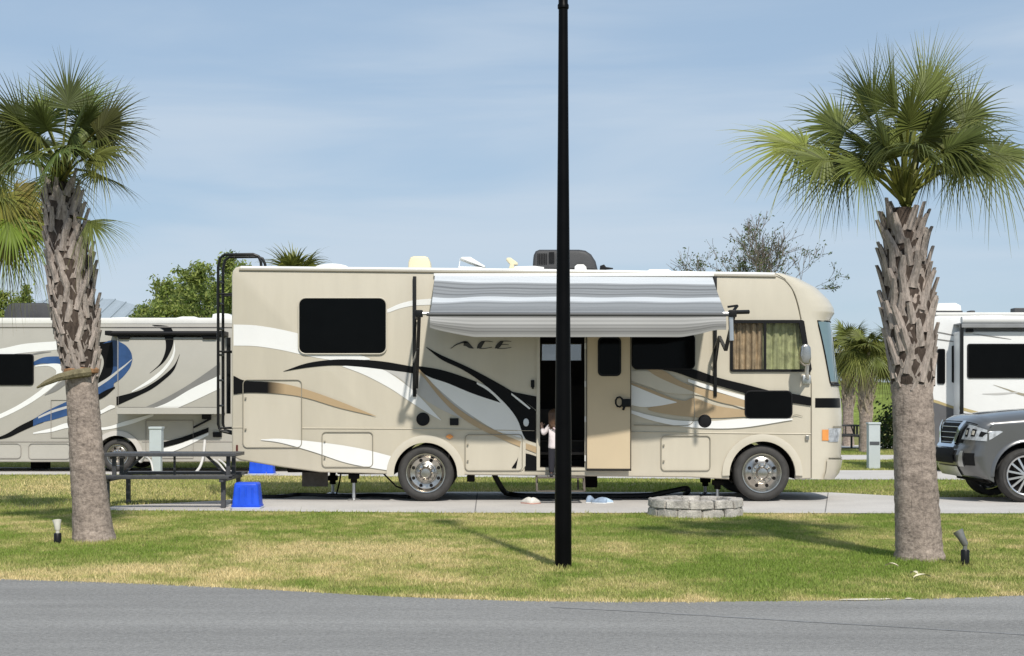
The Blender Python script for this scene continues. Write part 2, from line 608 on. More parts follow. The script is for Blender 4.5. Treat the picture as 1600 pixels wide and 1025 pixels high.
def sheet(name, poly, z, m, label=None):
    b = MB()
    tri = tessellate_polygon([[Vector((p[0], p[1], 0)) for p in poly]])
    b.add([(p[0], p[1], z) for p in poly], tri)
    o = b.build(name, m, fix=True)
    for f in o.data.polygons:
        pass
    bm = bmesh.new(); bm.from_mesh(o.data)
    for f in bm.faces:
        if f.normal.z < 0: f.normal_flip()
    bm.to_mesh(o.data); bm.free()
    return tag(o, label, None, None, 'structure')


# soil under the turf, dull olive with dry patches
SOIL, nt, p = nodes_of('lawn_soil')
tc = nt.nodes.new('ShaderNodeTexCoord')
mp = nt.nodes.new('ShaderNodeMapping'); mp.inputs['Scale'].default_value = (1, 1.4, 1)
lnk(nt, tc.outputs['Object'], mp.inputs['Vector'])
n1 = nt.nodes.new('ShaderNodeTexNoise'); n1.inputs['Scale'].default_value = 0.35; n1.inputs['Detail'].default_value = 8; n1.inputs['Roughness'].default_value = 0.65
lnk(nt, mp.outputs[0], n1.inputs['Vector'])
rp = nt.nodes.new('ShaderNodeValToRGB')
rp.color_ramp.elements[0].position, rp.color_ramp.elements[1].position = 0.36, 0.66
rp.color_ramp.elements[0].color = (0.15, 0.18, 0.05, 1)
rp.color_ramp.elements[1].color = (0.32, 0.27, 0.12, 1)
lnk(nt, n1.outputs['Fac'], rp.inputs['Fac'])
lnk(nt, rp.outputs[0], p.inputs['Base Color'])
p.inputs['Roughness'].default_value = 0.95
p.inputs['Specular IOR Level'].default_value = 0.1
n2 = nt.nodes.new('ShaderNodeTexNoise'); n2.inputs['Scale'].default_value = 40; n2.inputs['Detail'].default_value = 4
lnk(nt, tc.outputs['Object'], n2.inputs['Vector'])
bp = nt.nodes.new('ShaderNodeBump'); bp.inputs['Distance'].default_value = 0.03
lnk(nt, n2.outputs['Fac'], bp.inputs['Height']); lnk(nt, bp.outputs[0], p.inputs['Normal'])

b = MB()
b.add([(-1500, -60, 0), (1500, -60, 0), (1500, 2500, 0), (-1500, 2500, 0)], [(0, 1, 2, 3)])
tag(b.build('ground', SOIL), kind='structure')

# asphalt: aggregate speckle, worn lighter lanes
ASPH, nt, p = nodes_of('asphalt')
tc = nt.nodes.new('ShaderNodeTexCoord')
def nz(scale, det=4, st=(1, 1, 1), ro=0.6):
    mp = nt.nodes.new('ShaderNodeMapping'); mp.inputs['Scale'].default_value = st
    lnk(nt, tc.outputs['Object'], mp.inputs['Vector'])
    n = nt.nodes.new('ShaderNodeTexNoise'); n.inputs['Scale'].default_value = scale; n.inputs['Detail'].default_value = det; n.inputs['Roughness'].default_value = ro
    lnk(nt, mp.outputs[0], n.inputs['Vector'])
    return n
big, fine, mid = nz(0.6, 6, (0.22, 1.9, 1)), nz(120, 3), nz(34, 4)
vo = nt.nodes.new('ShaderNodeTexVoronoi'); vo.inputs['Scale'].default_value = 110
lnk(nt, tc.outputs['Object'], vo.inputs['Vector'])
rp = nt.nodes.new('ShaderNodeValToRGB')
rp.color_ramp.elements[0].position, rp.color_ramp.elements[1].position = 0.3, 0.72
rp.color_ramp.elements[0].color = (0.205, 0.2, 0.191, 1)
rp.color_ramp.elements[1].color = (0.335, 0.326, 0.311, 1)
lnk(nt, big.outputs['Fac'], rp.inputs['Fac'])
m1 = nt.nodes.new('ShaderNodeMath'); m1.operation = 'ADD'
lnk(nt, fine.outputs['Fac'], m1.inputs[0]); lnk(nt, mid.outputs['Fac'], m1.inputs[1])
m2 = nt.nodes.new('ShaderNodeMapRange')
m2.inputs[1].default_value, m2.inputs[2].default_value, m2.inputs[3].default_value, m2.inputs[4].default_value = 0.65, 1.35, 0.62, 1.38
lnk(nt, m1.outputs[0], m2.inputs[0])
sc = nt.nodes.new('ShaderNodeVectorMath'); sc.operation = 'SCALE'
lnk(nt, rp.outputs[0], sc.inputs[0]); lnk(nt, m2.outputs[0], sc.inputs['Scale'])
lnk(nt, sc.outputs[0], p.inputs['Base Color'])
p.inputs['Roughness'].default_value = 0.85
p.inputs['Specular IOR Level'].default_value = 0.25
bp = nt.nodes.new('ShaderNodeBump'); bp.inputs['Distance'].default_value = 0.006
lnk(nt, vo.outputs['Distance'], bp.inputs['Height']); lnk(nt, bp.outputs[0], p.inputs['Normal'])

road = sheet('road', ROAD, 0.004, ASPH)
# joint between two lanes of asphalt
SEALM = mat('road_joint', (0.225, 0.224, 0.224), 0.8, var=0.25, vs=12)
b = MB()
line = [gnd(*p) for p in [(q[0], q[1]) for q in smooth([(860, 950, 0), (1000, 957, 0), (1250, 972, 0), (1600, 993, 0), (2000, 1020, 0)], 10)]]
vv, ff = [], []
for i, q in enumerate(line):
    wd = 0.01 + 0.018 * rnd.random()
    vv += [(q.x, q.y - wd, 0.0065), (q.x, q.y + wd, 0.0065)]
    if i: ff.append((2 * i - 2, 2 * i, 2 * i + 1, 2 * i - 1))
b.add(vv, ff)
b.build('road_joint', SEALM, road)

SANDM = mat('pale_sand', (.62, .56, .44), .95, var=.25, vs=20, bump=.004, bs=60)
b = MB()
g_ = random.Random(2)
for px, py, wx, wy in ((1345, 938.2, 34, 1.5), (1382, 937.6, 16, 1.0), (1322, 938.6, 12, .8), (1420, 937.0, 8, .7)):
    pts = []
    for k in range(18):
        a = 2 * math.pi * k / 18; f_ = g_.uniform(.6, 1.15)
        q = gnd(px + wx * f_ * math.cos(a), py + wy * f_ * math.sin(a)); pts.append((q.x, q.y, .0095))
    c_ = gnd(px, py)
    b.add([(c_.x, c_.y, .016)] + pts, [(0, 1 + k, 1 + (k + 1) % 18) for k in range(18)])
tag(b.build('sand', SANDM, sm=True), kind='stuff')

for nm, pl in (('concrete_pad', PAD1), ('concrete_pad', PAD2), ('path', PAD3), ('path', PAD4)):
    pad = sheet(nm, pl, 0.012, CONC)
    if pl is PAD1:      # saw-cut joints across the slab
        b = MB()
        for px in (742, 1290, 360):
            a, c = gnd(px, 802.4), gnd(px + 4, 771)
            b.add([(a.x - .008, a.y + .03, .0145), (a.x + .008, a.y + .03, .0145), (c.x + .008, c.y, .0145), (c.x - .008, c.y, .0145)], [(0, 1, 2, 3)])
        b.build('slab_joint', mat('joint_grey', (0.2, 0.19, 0.18), 0.9), pad)

# grassy bank far behind
b = MB()
xs = np.linspace(-260, 260, 80)
prof = [(0, 0), (5, .7), (11, 2.0), (16, 2.9), (22, 3.2), (60, 3.2)]
for i, x in enumerate(xs):
    for d, z in prof:
        b.v.append((x, 96 + d + 3 * math.sin(x * .05), z * (0.95 + .12 * math.sin(x * .11)) - 0.02))
n = len(prof)
for i in range(len(xs) - 1):
    for j in range(n - 1):
        b.f.append((i * n + j, (i + 1) * n + j, (i + 1) * n + j + 1, i * n + j + 1)); b.m.append(0)
BANK = mat('bank_grass', (0.16, 0.2, 0.045), 0.95, var=0.35, vs=0.6, bump=0.1, bs=4, spec=0.1, speck=0.3, ss=5)
tag(b.build('hill', BANK, sm=True), kind='structure')


# ------------------------------------------------------------------ turf
def turf(name, n, x0, x1, y0, y1, h, wd, seed, colour, holes, dens=None, persp=False):
    g = np.random.default_rng(seed)
    if persp:                                        # even in the frame's width: nearer rows are narrower
        y = g.uniform(y0, y1, n)
        x = g.uniform(-1, 1, n) * (x1 * y / y1)
    else:
        x, y = g.uniform(x0, x1, n), g.uniform(y0, y1, n)
    keep = np.ones(n, bool)
    jx, jy = g.normal(0, .03, n) + .0, g.normal(0, .03, n) + .10 * (fbm(x * 2.2, y * 2.2, 77, 3) - .5)
    for hpoly in holes:
        keep &= ~inside(x + jx, y + jy, hpoly)
    x, y = x[keep], y[keep]
    n = len(x)
    c = colour(x, y, g)
    tall = np.ones(n)
    for qx, qy, qr in ((3.86, 15.2, .42), (-4.54, 17.3, .42), (.46, 14.45, .2), (-6.1, 17.05, .14), (4.16, 14.68, .14), (2.4, 21.2, .75)):
        tall = tall + .9 * np.exp(-(np.hypot(x - qx, y - qy) / qr) ** 4)
    tall = tall + 1.1 * (g.random(n) > .985)
    hh = h * tall * (0.55 + 0.9 * g.random(n)) * (0.75 + 0.5 * fbm(x * 1.3, y * 1.3, seed + 9))
    ww = wd * (0.6 + 0.8 * g.random(n))
    a = g.uniform(0, math.pi, n)
    dx, dy = np.cos(a) * ww / 2, np.sin(a) * ww / 2
    la = g.uniform(0, 2 * math.pi, n)
    ln = hh * g.uniform(0.1, 1.0, n)
    v = np.zeros((n, 3, 3), np.float32)
    v[:, 0] = np.stack([x - dx, y - dy, np.full(n, -.003)], 1)
    v[:, 1] = np.stack([x + dx, y + dy, np.full(n, -.003)], 1)
    v[:, 2] = np.stack([x + np.cos(la) * ln, y + np.sin(la) * ln, hh], 1)
    me = bpy.data.meshes.new(name)
    me.vertices.add(3 * n); me.loops.add(3 * n); me.polygons.add(n)
    me.vertices.foreach_set('co', v.ravel())
    me.loops.foreach_set('vertex_index', np.arange(3 * n, dtype=np.int32))
    me.polygons.foreach_set('loop_start', np.arange(0, 3 * n, 3, dtype=np.int32))
    me.update(calc_edges=True)
    me.materials.append(GRASSM)
    o = bpy.data.objects.new(name, me)
    COL.objects.link(o)
    colour_attr(o, np.repeat(np.concatenate([c, np.ones((n, 1))], 1), 3, axis=0))
    return tag(o, kind='stuff')


GREEN, OLIVE, STRAW = np.array([0.215, 0.30, 0.055]), np.array([0.42, 0.42, 0.14]), np.array([0.74, 0.60, 0.31])
# patches of straw (+) and of fresh green (-): photo px, py, half width px, half height py, amount
PATCH = [(120, 893, 260, 10, .5), (330, 905, 300, 8, .25), (470, 862, 130, 14, .5), (720, 850, 130, 16, .25), (300, 885, 160, 14, .2), (560, 895, 140, 12, .2), (880, 915, 200, 14, .05),
         (820, 812, 300, 6, .18), (820, 860, 200, 12, .15), (1500, 905, 120, 18, .22), (1530, 840, 70, 14, .25),
         (110, 866, 190, 14, -.45), (230, 850, 90, 16, -.25), (450, 815, 140, 8, -.28), (1100, 895, 260, 17, -.42), (1350, 875, 200, 16, -.35), (1230, 830, 260, 10, -.25), (420, 908, 60, 5, -.35), (960, 925, 60, 6, -.2),
         (60, 820, 150, 8, .1), (700, 915, 70, 8, .15)]


def lawn_colour(x, y, g):
    py = HOR + F * EYE / y
    px = CX + x * F / y
    t = 0.33 + 1.1 * (fbm(x * .8 + 40, y * .55 + 9, 3) - .5) + 1.25 * (fbm(x * 3.6, y * 2.6, 21, 3) - .5)
    for cx, cy, sx, sy, a in PATCH:
        t = t + a * np.exp(-((px - cx) / sx) ** 2 - ((py - cy) / sy) ** 2)
    rim = y - np.interp(x, [p.x for p in edge], [p.y for p in edge])
    t = t + .5 * np.exp(-(rim / .16) ** 2)
    t = t + g.normal(0, .14, len(x))
    t = np.clip(t, 0, 1)[:, None]
    c = np.where(t < .5, GREEN + (OLIVE - GREEN) * (t * 2), OLIVE + (STRAW - OLIVE) * (t * 2 - 1))
    return c * g.uniform(.74, 1.26, (len(x), 1))


def far_colour(x, y, g):
    t = 0.42 + 1.3 * (fbm(x * .5 + 4, y * .3 + 90, 5) - .5) + g.normal(0, .18, len(x))
    t = t + .35 * np.exp(-((x + 8) / 4.5) ** 2 - ((y - 29) / 3.5) ** 2) - .25 * np.exp(-((x - 5) / 5) ** 2 - ((y - 29) / 4) ** 2)
    t = np.clip(t, 0, 1)[:, None]
    c = np.where(t < .5, GREEN + (OLIVE - GREEN) * (t * 2), OLIVE + (STRAW - OLIVE) * (t * 2 - 1))
    return c * g.uniform(.75, 1.25, (len(x), 1))


ROADT = [(p.x, p.y - .03) for p in edge] + ROAD[-4:]
turf('lawn_grass', 800000, -11.5, 11.5, 11.6, 22.3, 0.022, 0.0085, 11, lawn_colour, [ROADT, PAD1], persp=True)
turf('grass_between_sites', 460000, -16, 15, 21.5, 50, 0.036, 0.016, 12, far_colour, [ROADT, PAD1, PAD2, PAD3, PAD4])
# ------------------------------------------------------------------ tools for painted vehicles
class Side:
    """a vertical side wall at depth Y; pts are traced from the photo and scaled to that depth"""
    def __init__(s, Y, parent):
        s.Y, s.s, s.parent, s.k = Y, F / Y, parent, 0

    def x(s, px): return (px - CX) / s.s
    def z(s, py): return EYE + (HOR - py) / s.s
    def p(s, q): return (s.x(q[0]), s.z(q[1]))
    def P(s, l): return [s.p(q) for q in l]

    def decal(s, name, top, bottom, m, n=6, label=None):
        """a vinyl film between two traced edges"""
        a = smooth([(x, y, 0) for x, y in top], n)
        c = smooth([(x, y, 0) for x, y in bottom], n)
        pl = [(q[0], q[1]) for q in a]
        for q in reversed(c):
            if all(abs(q[0] - e[0]) + abs(q[1] - e[1]) > 0.3 for e in (pl[-1], pl[0])):
                pl.append((q[0], q[1]))
        pts = s.P(pl)
        s.k += 1
        y = s.Y - 0.004 - 0.0008 * s.k
        b = MB()
        tri = tessellate_polygon([[Vector((q[0], q[1], 0)) for q in pts]])
        b.add([(q[0], y, q[1]) for q in pts], tri)
        o = b.build(name, m, s.parent)
        if label: o['label'] = label
        return o

    def poly(s, name, pl, m, d0=0.0, d1=0.01, r=0.0, parent=None, sm=False, holes=()):
        """a plate standing d1 proud of the wall (d0 = its back)"""
        b = MB()
        b.prism(s.P(pl), s.Y - d1, s.Y - d0, [s.P(h) for h in holes], r=r)
        return b.build(name, m, parent or s.parent, sm)

    def ring(s, pl, rad, m, name, d=0.02, parent=None, seg=6):
        pts = s.P(pl) + [s.p(pl[0])]
        b = MB()
        b.tube([(q[0], s.Y - d, q[1]) for q in pts], rad, seg, cap=False)
        return b.build(name, m, parent or s.parent, True)

    def hatch(s, x0, y0, x1, y1, r=6, handles=True, m=SEAM):
        """a luggage compartment door: panel, moulded edge, two small catches"""
        o = s.poly('compartment_door', rrect(x0, y0, x1, y1, r), BEIGE if s.Y < 30 else TAUPE, -0.01, 0.0025)
        s.ring(rrect(x0, y0, x1, y1, r), 0.0075, m, 'door_edge', 0.018, o)
        if handles:
            for k in (.27, .73):
                b = MB()
                c = s.p((x0 + 4, lerp(y0, y1, k)))
                b.box(c[0] - .012, c[0] + .012, s.Y - .038, s.Y - .002, c[1] - .012, c[1] + .012)
                b.build('catch', SEAM, o)
        return o

    def window(s, pl, frame=0.02, m_frame=BLACKP, m=TINT, name='window', rim=None):
        fr = s.poly(name, pl, m_frame, -0.01, 0.032, r=0.008)
        b = MB()
        b.prism(inset(s.P(pl), frame), s.Y - 0.036, s.Y - 0.02)
        b.build('pane', m, fr)
        if rim:
            s.ring(pl, 0.011, rim, 'window_trim', 0.026, fr)
        return fr


def wheel(parent, c, r, width, rim_r, style, side=-1, sm=True, rimmat=CHROME):
    """c = centre of the outer face, axle along Y; side -1: the face looks towards -Y"""
    d = -side
    h = width
    rb = rim_r * 1.06
    prof = [(rb, .012 * d), (rb * 1.03, -.002 * d), (lerp(rb, r, .45), -.014 * d), (r - .05, -.008 * d), (r - .022, .012 * d), (r - .004, .04 * d), (r, .07 * d)]
    for k in range(3):
        y = .07 + (h - .14) * (k + .5) / 3
        prof += [(r, (y - .02) * d), (r - .012, (y - .012) * d), (r - .012, (y + .012) * d), (r, (y + .02) * d)]
    prof += [(r, (h - .07) * d), (r - .02, (h - .015) * d), (rb, h * d)]
    root = bpy.data.objects.new('wheel', None)
    COL.objects.link(root); root.parent = parent
    b = MB(); b.lathe(prof, c, 'y', 48)
    b.build('tyre', RUBBER, root, 50)
    b = MB()
    R0 = rim_r
    if style == 'dished':            # rear dual with simulator: deep bowl, hub sticking out
        rp_ = [(R0 * 1.07, .004), (R0 * 1.05, -.006), (R0 * .99, -.004), (R0 * .95, .012), (R0 * .90, .05), (R0 * .84, .085), (R0 * .60, .10), (R0 * .50, .085), (R0 * .47, .04), (R0 * .34, .02), (R0 * .3, -.01), (R0 * .24, -.03), (0, -.035)]
    elif style == 'convex':
        rp_ = [(R0 * 1.07, .004), (R0 * 1.05, -.006), (R0 * .99, -.004), (R0 * .95, .02), (R0 * .90, .04), (R0 * .84, .03), (R0 * .58, .004), (R0 * .54, -.012), (R0 * .36, -.02), (R0 * .32, -.05), (R0 * .26, -.075), (0, -.085)]
    else:
        rp_ = [(R0 * 1.05, .004), (R0 * 1.02, -.008), (R0 * .95, .0), (R0 * .92, .05), (R0 * .5, .09), (0, .09)]
    b.lathe([(a, y * d) for a, y in rp_], c, 'y', 48)
    if style in ('dished', 'convex'):
        n, rr, yy = (10, R0 * .41, .02) if style == 'dished' else (10, R0 * .45, -.018)
        for k in range(n):
            a = 2 * math.pi * k / n
            q = (c[0] + rr * math.cos(a), c[1] + yy * d, c[2] + rr * math.sin(a))
            b.lathe([(0, -.03 * d), (.012, -.03 * d), (.017, -.022 * d), (.017, .01 * d)], q, 'y', 8)
        n, rr, yy = (8, R0 * .72, .089) if style == 'dished' else (8, R0 * .71, .014)
        for k in range(n):
            a = 2 * math.pi * (k + .5) / n
            q = (c[0] + rr * math.cos(a), c[1] + (yy - .004) * d, c[2] + rr * math.sin(a))
            b.lathe([(0, -.006 * d), (.023, -.006 * d), (.027, .004 * d)], q, 'y', 12, mi=1)
    else:                            # ten-spoke alloy
        for k in range(7):
            for e in (-.12, .12):
                a = 2 * math.pi * k / 7 + e
                a2 = 2 * math.pi * k / 7 + e * 1.9
                p0 = Vector((c[0] + R0 * .16 * math.cos(a), c[1] + .0 * d, c[2] + R0 * .16 * math.sin(a)))
                p1 = Vector((c[0] + R0 * .97 * math.cos(a2), c[1] + .012 * d, c[2] + R0 * .97 * math.sin(a2)))
                b.bar(p0, p1, .03, .035, Vector((0, 1, 0)), 0)
        b.lathe([(0, -.01 * d), (R0 * .2, -.008 * d), (R0 * .24, .03 * d)], c, 'y', 20)
        # dark well behind the spokes
        b.lathe([(R0 * .93, .05 * d), (R0 * .5, .088 * d), (0, .088 * d)], (c[0], c[1] - .002 * d, c[2]), 'y', 40, mi=1)
    b.build('rim', [rimmat, UNDER], root, 40)
    return root


# ------------------------------------------------------------------ the beige motorhome
Y0, Y1 = 24.0, 26.45
rv = thing('motorhome', 'beige motorhome with black and tan swooshes and striped awning out, its entry door open', 'motorhome', (at(800, 785, 25.2).x, 25.2, 0.012))
S = Side(Y0, rv)
SF = Side(Y1, rv)


def arch(cx, cy, r, a0, a1, n=14):
    return [(cx + r * math.cos(R(lerp(a0, a1, k / n))), cy - r * math.sin(R(lerp(a0, a1, k / n)))) for k in range(n + 1)]


outline = [(362, 712), (362, 431), (363.5, 423), (367.5, 418), (374, 416), (800, 420.5), (1213, 427.5), (1226, 435), (1238, 450), (1245, 470), (1249, 486), (1252, 500), (1262, 555), (1268, 600), (1268, 748)]
outline += arch(1191, 741, 52, -9, 189)
outline += [(1080, 746), (716, 742)]
outline += arch(665, 741, 50, -2, 182)
outline += [(610, 741), (500, 738), (440, 730), (374, 719)]
door_hole = [(843, 523), (914, 523), (914, 731), (843, 731)]
cab_hole = [(1143, 504), (1250, 504), (1264, 578), (1143, 578)]
b = MB()
b.prism(S.P(outline), Y0, Y0 + .05, [S.P(door_hole), S.P(cab_hole)], r=0.028, back=False)
b.build('side_wall', BEIGE, rv, 30)
# the rest of the box: roof, rear, belly, far wall, wheel wells
OP = S.P(outline)
b = MB()
n = len(OP)
ins = inset(OP, .004)
for i in range(n):
    j = (i + 1) % n
    a, c = ins[i], ins[j]
    mi = 2 if i in (4, 5) else (1 if i >= 14 else 0)
    b.add([(a[0], Y0 + .05, a[1]), (c[0], Y0 + .05, c[1]), (c[0], Y1, c[1]), (a[0], Y1, a[1])], [(0, 1, 2, 3)], mi)
b.build('box_shell', [BEIGE, UNDER, ROOFW], rv)
b = MB()
far_out = [q for q in OP]
wz0, wz1 = EYE + (HOR - 563) / (F / Y1), EYE + (HOR - 538) / (F / Y1)
wx0, wx1 = (847 - CX) / (F / Y1), (908 - CX) / (F / Y1)
fw = [(wx0, wz0), (wx1, wz0), (wx1, wz1), (wx0, wz1)]
b.prism(far_out, Y1, Y1 + .05, [fw])
b.build('far_wall', BEIGE, rv)
b = MB()
b.box(wx0 - .02, wx1 + .02, Y1 + .01, Y1 + .02, wz0 - .02, wz1 + .02)
b.build('far_window', glass_mat('grey_glass', (.3, .32, .33), .55), rv)
# inside: floor, bulkheads, cabinets seen through the doorway
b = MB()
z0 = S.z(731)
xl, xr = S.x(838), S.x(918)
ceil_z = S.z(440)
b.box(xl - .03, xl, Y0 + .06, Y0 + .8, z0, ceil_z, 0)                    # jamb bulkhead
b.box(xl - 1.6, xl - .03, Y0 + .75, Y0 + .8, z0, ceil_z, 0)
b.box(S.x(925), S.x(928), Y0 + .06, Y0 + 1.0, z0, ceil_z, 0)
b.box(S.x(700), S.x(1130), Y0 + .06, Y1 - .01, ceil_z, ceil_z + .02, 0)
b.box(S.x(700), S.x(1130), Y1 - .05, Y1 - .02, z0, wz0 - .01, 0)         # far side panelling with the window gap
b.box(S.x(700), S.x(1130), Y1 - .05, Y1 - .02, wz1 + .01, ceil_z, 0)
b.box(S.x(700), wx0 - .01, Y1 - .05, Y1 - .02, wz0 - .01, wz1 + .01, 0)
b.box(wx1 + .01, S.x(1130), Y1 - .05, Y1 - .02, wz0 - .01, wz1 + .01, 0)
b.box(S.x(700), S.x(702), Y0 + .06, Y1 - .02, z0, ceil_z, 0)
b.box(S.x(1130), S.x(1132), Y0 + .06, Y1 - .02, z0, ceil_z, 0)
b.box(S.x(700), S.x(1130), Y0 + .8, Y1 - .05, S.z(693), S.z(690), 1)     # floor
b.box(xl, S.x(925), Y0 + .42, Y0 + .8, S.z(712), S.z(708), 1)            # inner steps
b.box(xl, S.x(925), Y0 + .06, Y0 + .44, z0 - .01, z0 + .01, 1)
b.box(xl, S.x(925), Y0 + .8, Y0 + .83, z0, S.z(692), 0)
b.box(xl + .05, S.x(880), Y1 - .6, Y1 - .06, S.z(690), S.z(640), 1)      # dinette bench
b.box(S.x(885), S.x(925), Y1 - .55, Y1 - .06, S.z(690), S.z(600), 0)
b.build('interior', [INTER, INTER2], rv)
# doorway frame
b = MB()
b.prism(S.P([(838.5, 519), (918, 519), (918, 735), (838.5, 735)]), Y0 - .022, Y0 + .052, [S.P([(843.6, 523.5), (913.5, 523.5), (913.5, 730.5), (843.6, 730.5)])])
b.build('door_frame', CREAM, rv)
for py in (541, 600, 655, 716):
    q = S.p((914.5, py))
    b = MB()
    b.box(q[0] - .014, q[0] + .018, Y0 - .05, Y0 - .02, q[1] - .045, q[1] + .045, b=.006)
    b.build('hinge', WHITEPL, rv)

# ---- front cap: side edge -> nose line, swept across the width
SEAMS = [(1268, 748, 1300, 749), (1268, 735, 1311, 736), (1268, 716, 1315, 716), (1268, 690, 1316.5, 690), (1268, 650, 1317, 650), (1268.5, 624, 1315, 624), (1268, 600, 1311, 601), (1265, 578, 1308, 578), (1262, 555, 1305, 555), (1257, 528, 1302, 528),
         (1252, 500, 1298, 501), (1250.5, 494, 1301, 495), (1249, 486, 1305, 489), (1247.5, 480, 1304, 481), (1245, 470, 1296.5, 468), (1238, 450, 1276, 449), (1226, 435, 1250, 436.5), (1213, 427.5, 1221, 428.5), (1206, 427.3, 1207, 427.3)]
GY, GG = 24.55, 0.93


def cap_pt(py, v, off=0.0):
    pts = [(-q[1], (q[0], q[2], q[3])) for q in SEAMS]
    sx, cx_, cy_ = interp(-py, pts)
    a = S.p((sx, py))
    s2 = F / GY
    cX, cZ = (cx_ - CX) / s2, EYE + (HOR - cy_) / s2
    cX = a[0] + (cX - a[0]) / GG
    g = max(0.0, 1 - abs(2 * v - 1) ** 2.7) ** (1 / 2.3)
    return Vector((a[0] + (cX - a[0]) * g, Y0 + v * (Y1 - Y0), a[1] + (cZ - a[1]) * g))


def cap_nrm(py, v):
    e = 1.0
    du = cap_pt(py - e, v) - cap_pt(py + e, v)
    vv = min(max(v, .004), .996)
    dv = cap_pt(py, vv + .003) - cap_pt(py, vv - .003)
    n = dv.cross(du)
    n.normalize()
    return n if n.x > -0.2 else -n


def cap_sheet(name, m, pys, vs, off, parent, thick=0.0, vfun=None, sm=True):
    V, Fc = [], []
    for i, py in enumerate(pys):
        for j, v in enumerate(vs):
            v2 = vfun(py, v) if vfun else v
            q = cap_pt(py, v2)
            if off: q = q + cap_nrm(py, v2) * off
            V.append(q)
    nv = len(vs)
    for i in range(len(pys) - 1):
        for j in range(nv - 1):
            Fc.append((i * nv + j, i * nv + j + 1, (i + 1) * nv + j + 1, (i + 1) * nv + j))
    b = MB(); b.add(V, Fc)
    return b.build(name, m, parent, sm)


vs = sorted(set([0, .0008, .002, .004, .008, .013, .02, .03, .045, .065, .09, .12, .16, .21, .27, .34, .42, .5]))
vs = vs + [1 - v for v in reversed(vs[:-1])]
allp = []
for q0, q1 in zip(SEAMS, SEAMS[1:]):
    for k in range(4): allp.append(lerp(q0[1], q1[1], k / 4))
allp.append(SEAMS[-1][1])
cap = cap_sheet('front_cap', CREAM, allp, vs, 0, rv, sm=35)
vw = [k / 24 for k in range(25)]
cap_sheet('windshield', glass_mat('windshield_glass', (.16, .24, .26), .93, .04), [596, 585, 570, 555, 540, 525, 510, 503], vw, 0.006, rv, vfun=lambda py, v: lerp(lerp(.028, .05, (py - 500) / 96), 1 - lerp(.028, .05, (py - 500) / 96), v))
# black seal round the glass
b = MB()
vv_ = lambda py: lerp(.026, .047, (py - 500) / 96)
loop = [(py, vv_(py)) for py in (598, 585, 570, 555, 540, 525, 510, 502)] + [(502, lerp(.026, .974, k / 12)) for k in range(1, 13)] + [(py, 1 - vv_(py)) for py in (510, 525, 540, 555, 570, 585, 598)] + [(598, lerp(.953, .047, k / 12)) for k in range(1, 13)]
b.tube([cap_pt(py, v) + cap_nrm(py, v) * .006 for py, v in loop], .012, 6, cap=False)
b.build('windshield_seal', BLACKP, rv, True)
# stripe round the nose, bumper, lamps
cap_sheet('black_stripe', BLACKV, [637, 633, 629, 625, 622], [k / 14 for k in range(15)], .004, rv, vfun=lambda py, v: lerp(.0006, .16, v * v))
bp_ = cap_sheet('bumper', CREAM, [746, 742, 736, 728, 720, 717], [k / 24 for k in range(25)], .03, rv, vfun=lambda py, v: lerp(.02, .98, v))
hl = cap_sheet('headlight', CLEAR, [690, 686, 680, 674, 669], [k / 10 for k in range(11)], .008, rv, vfun=lambda py, v: lerp(.026, lerp(.10, .15, (690 - py) / 22), v))
cap_sheet('turn_signal', AMBER, [688, 680, 671], [k / 4 for k in range(5)], .012, hl, vfun=lambda py, v: lerp(.008, .026, v))
cap_sheet('hood_shadow_line', SEAM, [668.5, 667, 665.5], [k / 8 for k in range(9)], .010, rv, vfun=lambda py, v: lerp(.05, .4, v))  # shadow line of the hood above the headlight, painted as a grey strip
b = MB()
b.tube([cap_pt(715, lerp(.03, .97, k / 30)) + cap_nrm(715, lerp(.03, .97, k / 30)) * .012 for k in range(31)], .008, 6)
b.build('bumper_groove', SEAM, rv, True)
b = MB()
b.tube([cap_pt(601, lerp(.05, .95, k / 30)) + cap_nrm(601, lerp(.05, .95, k / 30)) * .012 for k in range(31)], .016, 6)
b.build('wiper_cowl', BLACKP, rv, True)
# seam lines where the cap joins the wall
b = MB()
b.tube([(S.x(a), Y0 - .001, S.z(c)) for a, c in [(1268, 747), (1268, 600), (1262, 555), (1256, 520)]], .006, 6)
b.tube([(q[0], Y0 - .001, q[1]) for q in [S.p((a, c)) for a, c, _ in [tuple(t) for t in smooth([(1252, 498, 0), (1247, 475, 0), (1240, 455, 0), (1228, 439, 0), (1213, 431, 0)], 5)]]], .008, 6)
b.build('cap_seam', SEAM, rv, True)

# ---- roof edge rail and roof things
b = MB()
rail = [(374, 421.5), (800, 426), (1212, 432)]
b.tube([(S.x(a), Y0 - .006, S.z(c)) for a, c in rail], .02, 8)
b.build('roof_rail', SEAM, rv, True)
b = MB()
b.tube([(S.x(a), Y0 + .012, S.z(c)) for a, c in [(376, 418.5), (800, 422.5), (1210, 428.8)]], .03, 8)
b.build('roof_edge', ROOFW, rv, True)
roofz = lambda px: EYE + (HOR - interp(px, [(374, 416), (800, 420.5), (1213, 427.5)])) / (F / Y0) - .01


def roof_profile(name, pl, ya, yb, m, r=.03, sm=30):
    """pl traced at mid depth; stands on the roof"""
    Ym = ya
    s2 = Side(Ym, rv)
    b = MB()
    b.prism(s2.P(pl), ya, yb, r=r)
    return b.build(name, m, rv, sm)


